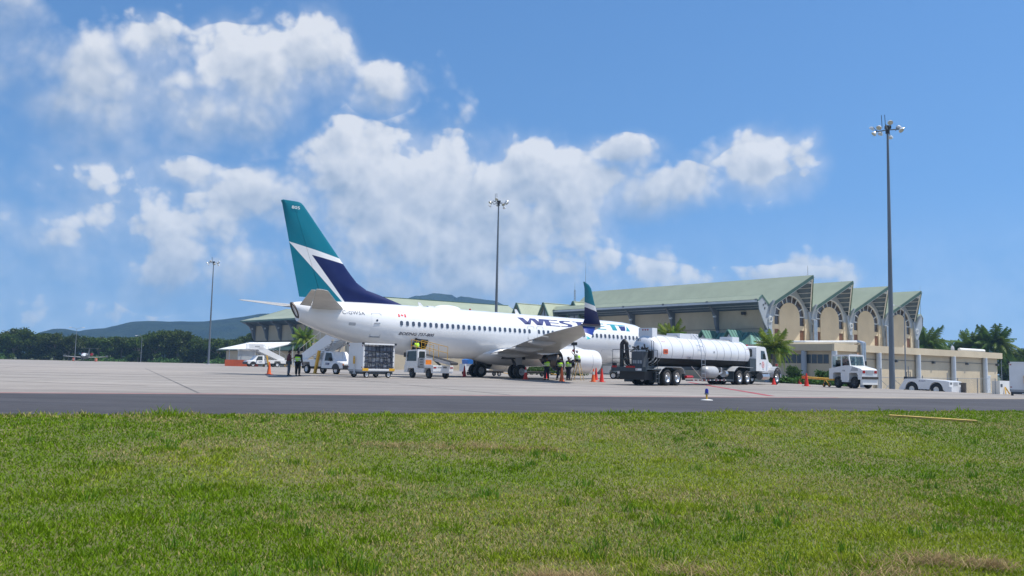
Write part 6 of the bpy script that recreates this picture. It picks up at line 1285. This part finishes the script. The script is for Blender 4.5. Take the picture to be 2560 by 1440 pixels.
def person(label, loc, rz, pose, skin_, top, legs, vest=False, hat=None, long=True, group='ground crew on the apron'):
    J = dict(ST0); J.update(pose); J = {k: Vector(v) for k, v in J.items()}; o = thing('person', label, 'person', loc, rz, group); o.scale = (1.12,1.15,1.04)
    ks = ['pel','wai','che','nek','shL','elL','wrL','shR','elR','wrR','hiL','knL','anL','toL','hiR','knR','anR','toR']; ix = {k: i for i, k in enumerate(ks)}
    rad = dict(pel=(.135,.10), wai=(.125,.095), che=(.15,.105), nek=.052, shL=.06, shR=.06, elL=.043, elR=.043, wrL=.028, wrR=.028, hiL=.085, hiR=.085, knL=.056, knR=.056, anL=.038, anR=.038, toL=.03, toR=.03)
    ed = [('pel','wai'),('wai','che'),('che','nek'),('che','shL'),('shL','elL'),('elL','wrL'),('che','shR'),('shR','elR'),('elR','wrR'),('pel','hiL'),('hiL','knL'),('knL','anL'),('anL','toL'),('pel','hiR'),('hiR','knR'),('knR','anR'),('anR','toR')]
    bm_ = skin_mesh('body', [J[k] for k in ks], [rad[k] for k in ks], [(ix[a],ix[b]) for a,b in ed], 0, skin_)
    mb = MB(); h_ = J['hed']; mb.ball(h_, (.088,.074,.115), 14, 10); mb.cyl(J['nek']-Vector((0,0,.03)), h_-Vector((.01,0,.06)), .055, .05, 10); mb.loft([[h_+Vector((.08,y,z)) for y,z in ((-.013,.01),(.013,.01),(.018,-.025),(-.018,-.025))],[h_+Vector((.108,y,z)) for y,z in ((-.008,-.012),(.008,-.012),(.012,-.026),(-.012,-.026))]])
    for s in (-1,1): mb.ball(h_+Vector((-.005,s*.074,-.005)), (.02,.012,.03), 6, 5)
    mb.box(h_.x+.075, h_.x+.084, h_.y-.022, h_.y+.022, h_.z-.062, h_.z-.054)
    for s, w_, e in (('L',J['wrL'],J['elL']),('R',J['wrR'],J['elR'])):      # palm, four fingers of unequal length, thumb from its side
        d = (w_-e).normalized(); sd_ = Vector((0,1,0)) if abs(d.y) < .8 else Vector((1,0,0)); sd_ = (sd_-d*sd_.dot(d)).normalized(); nn = d.cross(sd_); p = w_+d*.02
        mb.loft([[p+d*t+sd_*a*wq+nn*b*.013 for a,b in ((-1,-1),(1,-1),(1,1),(-1,1))] for t,wq in ((-.02,.026),(.03,.04),(.085,.04))])
        for k, (off, ln) in enumerate(((-.03,.072),(-.01,.082),(.01,.078),(.03,.06))): a = p+d*.08+sd_*off; b = a+d*ln*.55+nn*.008; mb.cyl(a,b,.0095,.009,6); mb.cyl(b,b+d*ln*.4+nn*.025,.009,.0065,6)
        a = p+d*.02-sd_*.035; b = a+(d*.6-sd_*.8)*.04; mb.cyl(a,b,.011,.010,6); mb.cyl(b,b+(d*.9-sd_*.3)*.032,.010,.007,6)
    hm = mb.mesh('head', MT[skin_]); q = bmesh.new(); q.from_mesh(bm_); q.from_mesh(hm); q.to_mesh(bm_); q.free(); bm_.polygons.foreach_set('use_smooth', [True]*len(bm_.polygons)); body = link('body', bm_, o)
    mb = MB()
    for s in (-1,1): mb.ball(h_+Vector((.075,s*.03,.012)), (.012,.014,.010), 6, 5)
    mb.build('eyes', 'whitecl', body)
    mb = MB(); mb.ball(h_+Vector((-.018,0,.03)), (.088,.08,.10), 14, 8); mb.build('hair' if hat is None else 'cap', 'hair' if hat is None else hat, o)
    if hat: MB().box(h_.x+.04,h_.x+.16,h_.y-.06,h_.y+.06,h_.z+.055,h_.z+.068).build('cap_brim', hat, o)
    sub = lambda names, radii, eds, nm, m: link(nm, skin_mesh(nm, [J[k] if isinstance(k, str) else k for k in names], radii, eds, 0, m), o)
    nb = J['che']*.35+J['nek']*.65; ar = [('shL',.072),('elL',.055)]+([('wrL',.042)] if long else [])
    nm = ['pel','wai','che',nb]+['shL','elL','shR','elR']+(['wrL','wrR'] if long else [])
    e_ = [(0,1),(1,2),(2,3),(2,4),(4,5),(2,6),(6,7)]+([(5,8),(7,9)] if long else [])
    sub(nm, [(.175,.135),(.165,.13),(.19,.14),.085,.088,.066,.088,.066]+([.042,.042] if long else []), e_, 'shirt', top)
    sub(['pel','hiL','knL','anL','hiR','knR','anR'], [(.17,.13),.118,.09,.072,.118,.09,.072], [(0,1),(1,2),(2,3),(0,4),(4,5),(5,6)], 'trousers', legs)
    for s in 'LR':
        a, b = J['an'+s], J['to'+s]; mb = MB(); d = (b-a); d.z = 0; d = d.normalized(); n_ = Vector((-d.y,d.x,0)); zf = min(a.z,b.z)-.045; f0 = a-d*.06
        mb.loft([[Vector((f0+d*t+n_*k*w_).to_tuple()[:2]+(zf+zz,)) for k,zz in ((-1,0),(1,0),(.8,hh),(-.8,hh))] for t,w_,hh in ((0,.035,.09),(.08,.04,.10),(.18,.048,.07),(.27,.035,.045))]); mb.build('shoe', 'blackp', o)
    if vest:
        lo = J['pel']*.75+J['wai']*.25; v_ = sub([lo,'wai','che',nb]+[J['shL']*.8+J['che']*.2, J['shR']*.8+J['che']*.2], [(.22,.17),(.21,.165),(.235,.175),.095,.10,.10], [(0,1),(1,2),(2,3),(2,4),(2,5)], 'vest', 'hivis')
        for f_ in (.25,.75):
            c_ = J['wai']*(1-f_)+J['che']*f_-Vector((0,0,.06)); a_ = (J['che']-J['wai']).normalized(); rx, ry = .178, .24; u_ = Vector((1,0,0)); mb = MB()
            mb.loft([[c_+a_*t+Vector((rx*math.cos(q),ry*math.sin(q),0)) for q in [2*PI*i/18 for i in range(18)]] for t in (-.022,.022)], caps=False); mb.build('reflective_strip', 'tape', v_)
    return o
person('person in a yellow green vest seen from behind under the tail', (-15.0,61.0,0), R(78), dict(elL=(.12,.26,1.15), wrL=(.32,.20,1.30), knL=(.06,.12,.49), anL=(.14,.16,.09), toL=(.28,.2,.04)), 'skin', 'blackcl', 'blackcl', True)
person('person in a maroon shirt and grey trousers left of the vest wearer', (-15.75,61.4,0), R(20), dict(elR=(.06,-.25,1.16), wrR=(.26,-.12,1.22)), 'skin', 'maroon', 'greycl', False, None, False)
person('leftmost of the engine crew, in a vest, reaching towards the exhaust nozzle', (2.8,66.2,0), R(115), dict(elL=(.14,.26,1.2), wrL=(.36,.24,1.32), elR=(.1,-.24,1.16), wrR=(.3,-.16,1.22)), 'skin', 'navycl', 'navycl', True)
person('middle one of the engine crew, in a vest and white cap, seen from behind', (3.85,66.8,0), R(85), dict(knL=(.08,.14,.5), anL=(-.05,.2,.09), toL=(.09,.24,.04)), 'skin', 'navycl', 'navycl', True, 'whitecl')
person('rightmost standing engine crew member in a vest, looking up with raised arms', (4.45,66.2,0), R(40), dict(elL=(.16,.25,1.35), wrL=(.34,.2,1.55), elR=(.14,-.24,1.3), wrR=(.36,-.18,1.45), hed=(.0,0,1.62)), 'skin', 'navycl', 'navycl', True)
SIT = dict(pel=(0,0,.55), wai=(.0,0,.68), che=(.03,0,.88), nek=(.03,0,1.07), hed=(.07,0,1.2), shL=(.02,.17,1.01), shR=(.02,-.17,1.01), elL=(.08,.24,.76), elR=(.08,-.24,.76), wrL=(.32,.18,.78), wrR=(.32,-.18,.78), hiL=(.02,.09,.52), hiR=(.02,-.09,.52), knL=(.42,.12,.52), knR=(.42,-.12,.52), anL=(.44,.12,.10), anR=(.44,-.12,.10), toL=(.58,.13,.05), toR=(.58,-.13,.05))
up_ = lambda d, dz, dx=0: {k: (v[0]+dx, v[1], v[2]+dz) for k, v in d.items()}
person('person in a vest and white shirt perched on the wooden stepladder', (5.2,66.6,.98), R(150), dict(SIT, elL=(.16,.24,.95), wrL=(.36,.16,1.1), elR=(.14,-.24,.95), wrR=(.34,-.14,1.05), anL=(.34,.12,.10), anR=(.34,-.12,.10), toL=(.47,.13,.05), toR=(.47,-.13,.05)), 'skinl', 'whitecl', 'navycl', True, 'whitecl')
a_ = R(-66); person('driver in a pink shirt and cap inside the tow tractor', (23.2+.2*math.cos(a_)-.15*math.sin(a_)*-1, 59.9+.2*math.sin(a_)-.15*math.cos(a_), .90), R(-66), dict(SIT, wrL=(.5,.12,.86), wrR=(.5,-.12,.86)), 'skin', 'pink', 'navycl', False, 'blackcl', False)
a_ = R(127); person('crouching person in a vest at the open hold door', (-5.25+3.7*math.cos(a_)-(-.38)*math.sin(a_), 62.4+3.7*math.sin(a_)+(-.38)*math.cos(a_), 1.93), R(127), dict(SIT, **{k: (v[0], v[1], v[2]-.3) for k, v in SIT.items() if k[:2] not in ('kn','an','to')}, knL=(.30,.12,.34), knR=(.34,-.14,.30), anL=(.02,.12,.10), anR=(.06,-.12,.10), toL=(.14,.13,.05), toR=(.18,-.13,.05)), 'skin', 'navycl', 'navycl', True)
# stepladder
SL = thing('stepladder', 'pale wooden stepladder standing beside the engine cowl', 'ladder', (5.2,66.6,0), R(150))
for sd in (-1,1):
    MB().bar((.42,sd*.26,.02),(.08,sd*.18,1.42),.05).build('front_rail','wood',SL); MB().bar((-.42,sd*.26,.02),(-.08,sd*.18,1.42),.045).build('rear_rail','wood',SL)
for i in range(4): z = .3+.29*i; x = .42-.34*(z/1.42); MB().box(x-.05,x+.05,-.24+.02*i,.24-.02*i,z-.015,z+.015).build('rung','wood',SL)
for i in range(2): z = .45+.45*i; x = -.42+.34*(z/1.42); MB().box(x-.02,x+.02,-.24,.24,z-.02,z+.02).build('brace','wood',SL)
MB().box(-.12,.12,-.2,.2,1.42,1.46).build('top_step','wood',SL)
# fuelling hose column under the wing
FH_ = thing('fuelling_hose', 'black fuelling hose and coupling hanging from the wing beside the crew', 'hose', (5.0,66.9,0), 0)
MB().tube([(0,0,1.55),(-.05,.0,2.2),(-.1,.05,2.75)],.05,8).build('hose','black',FH_); MB().box(-.3,.15,-.1,.25,2.72,2.95).build('coupling','blackp',FH_); MB().ball((-.12,.05,2.3),(.12,.12,.12),8,6).build('valve','redp',FH_)
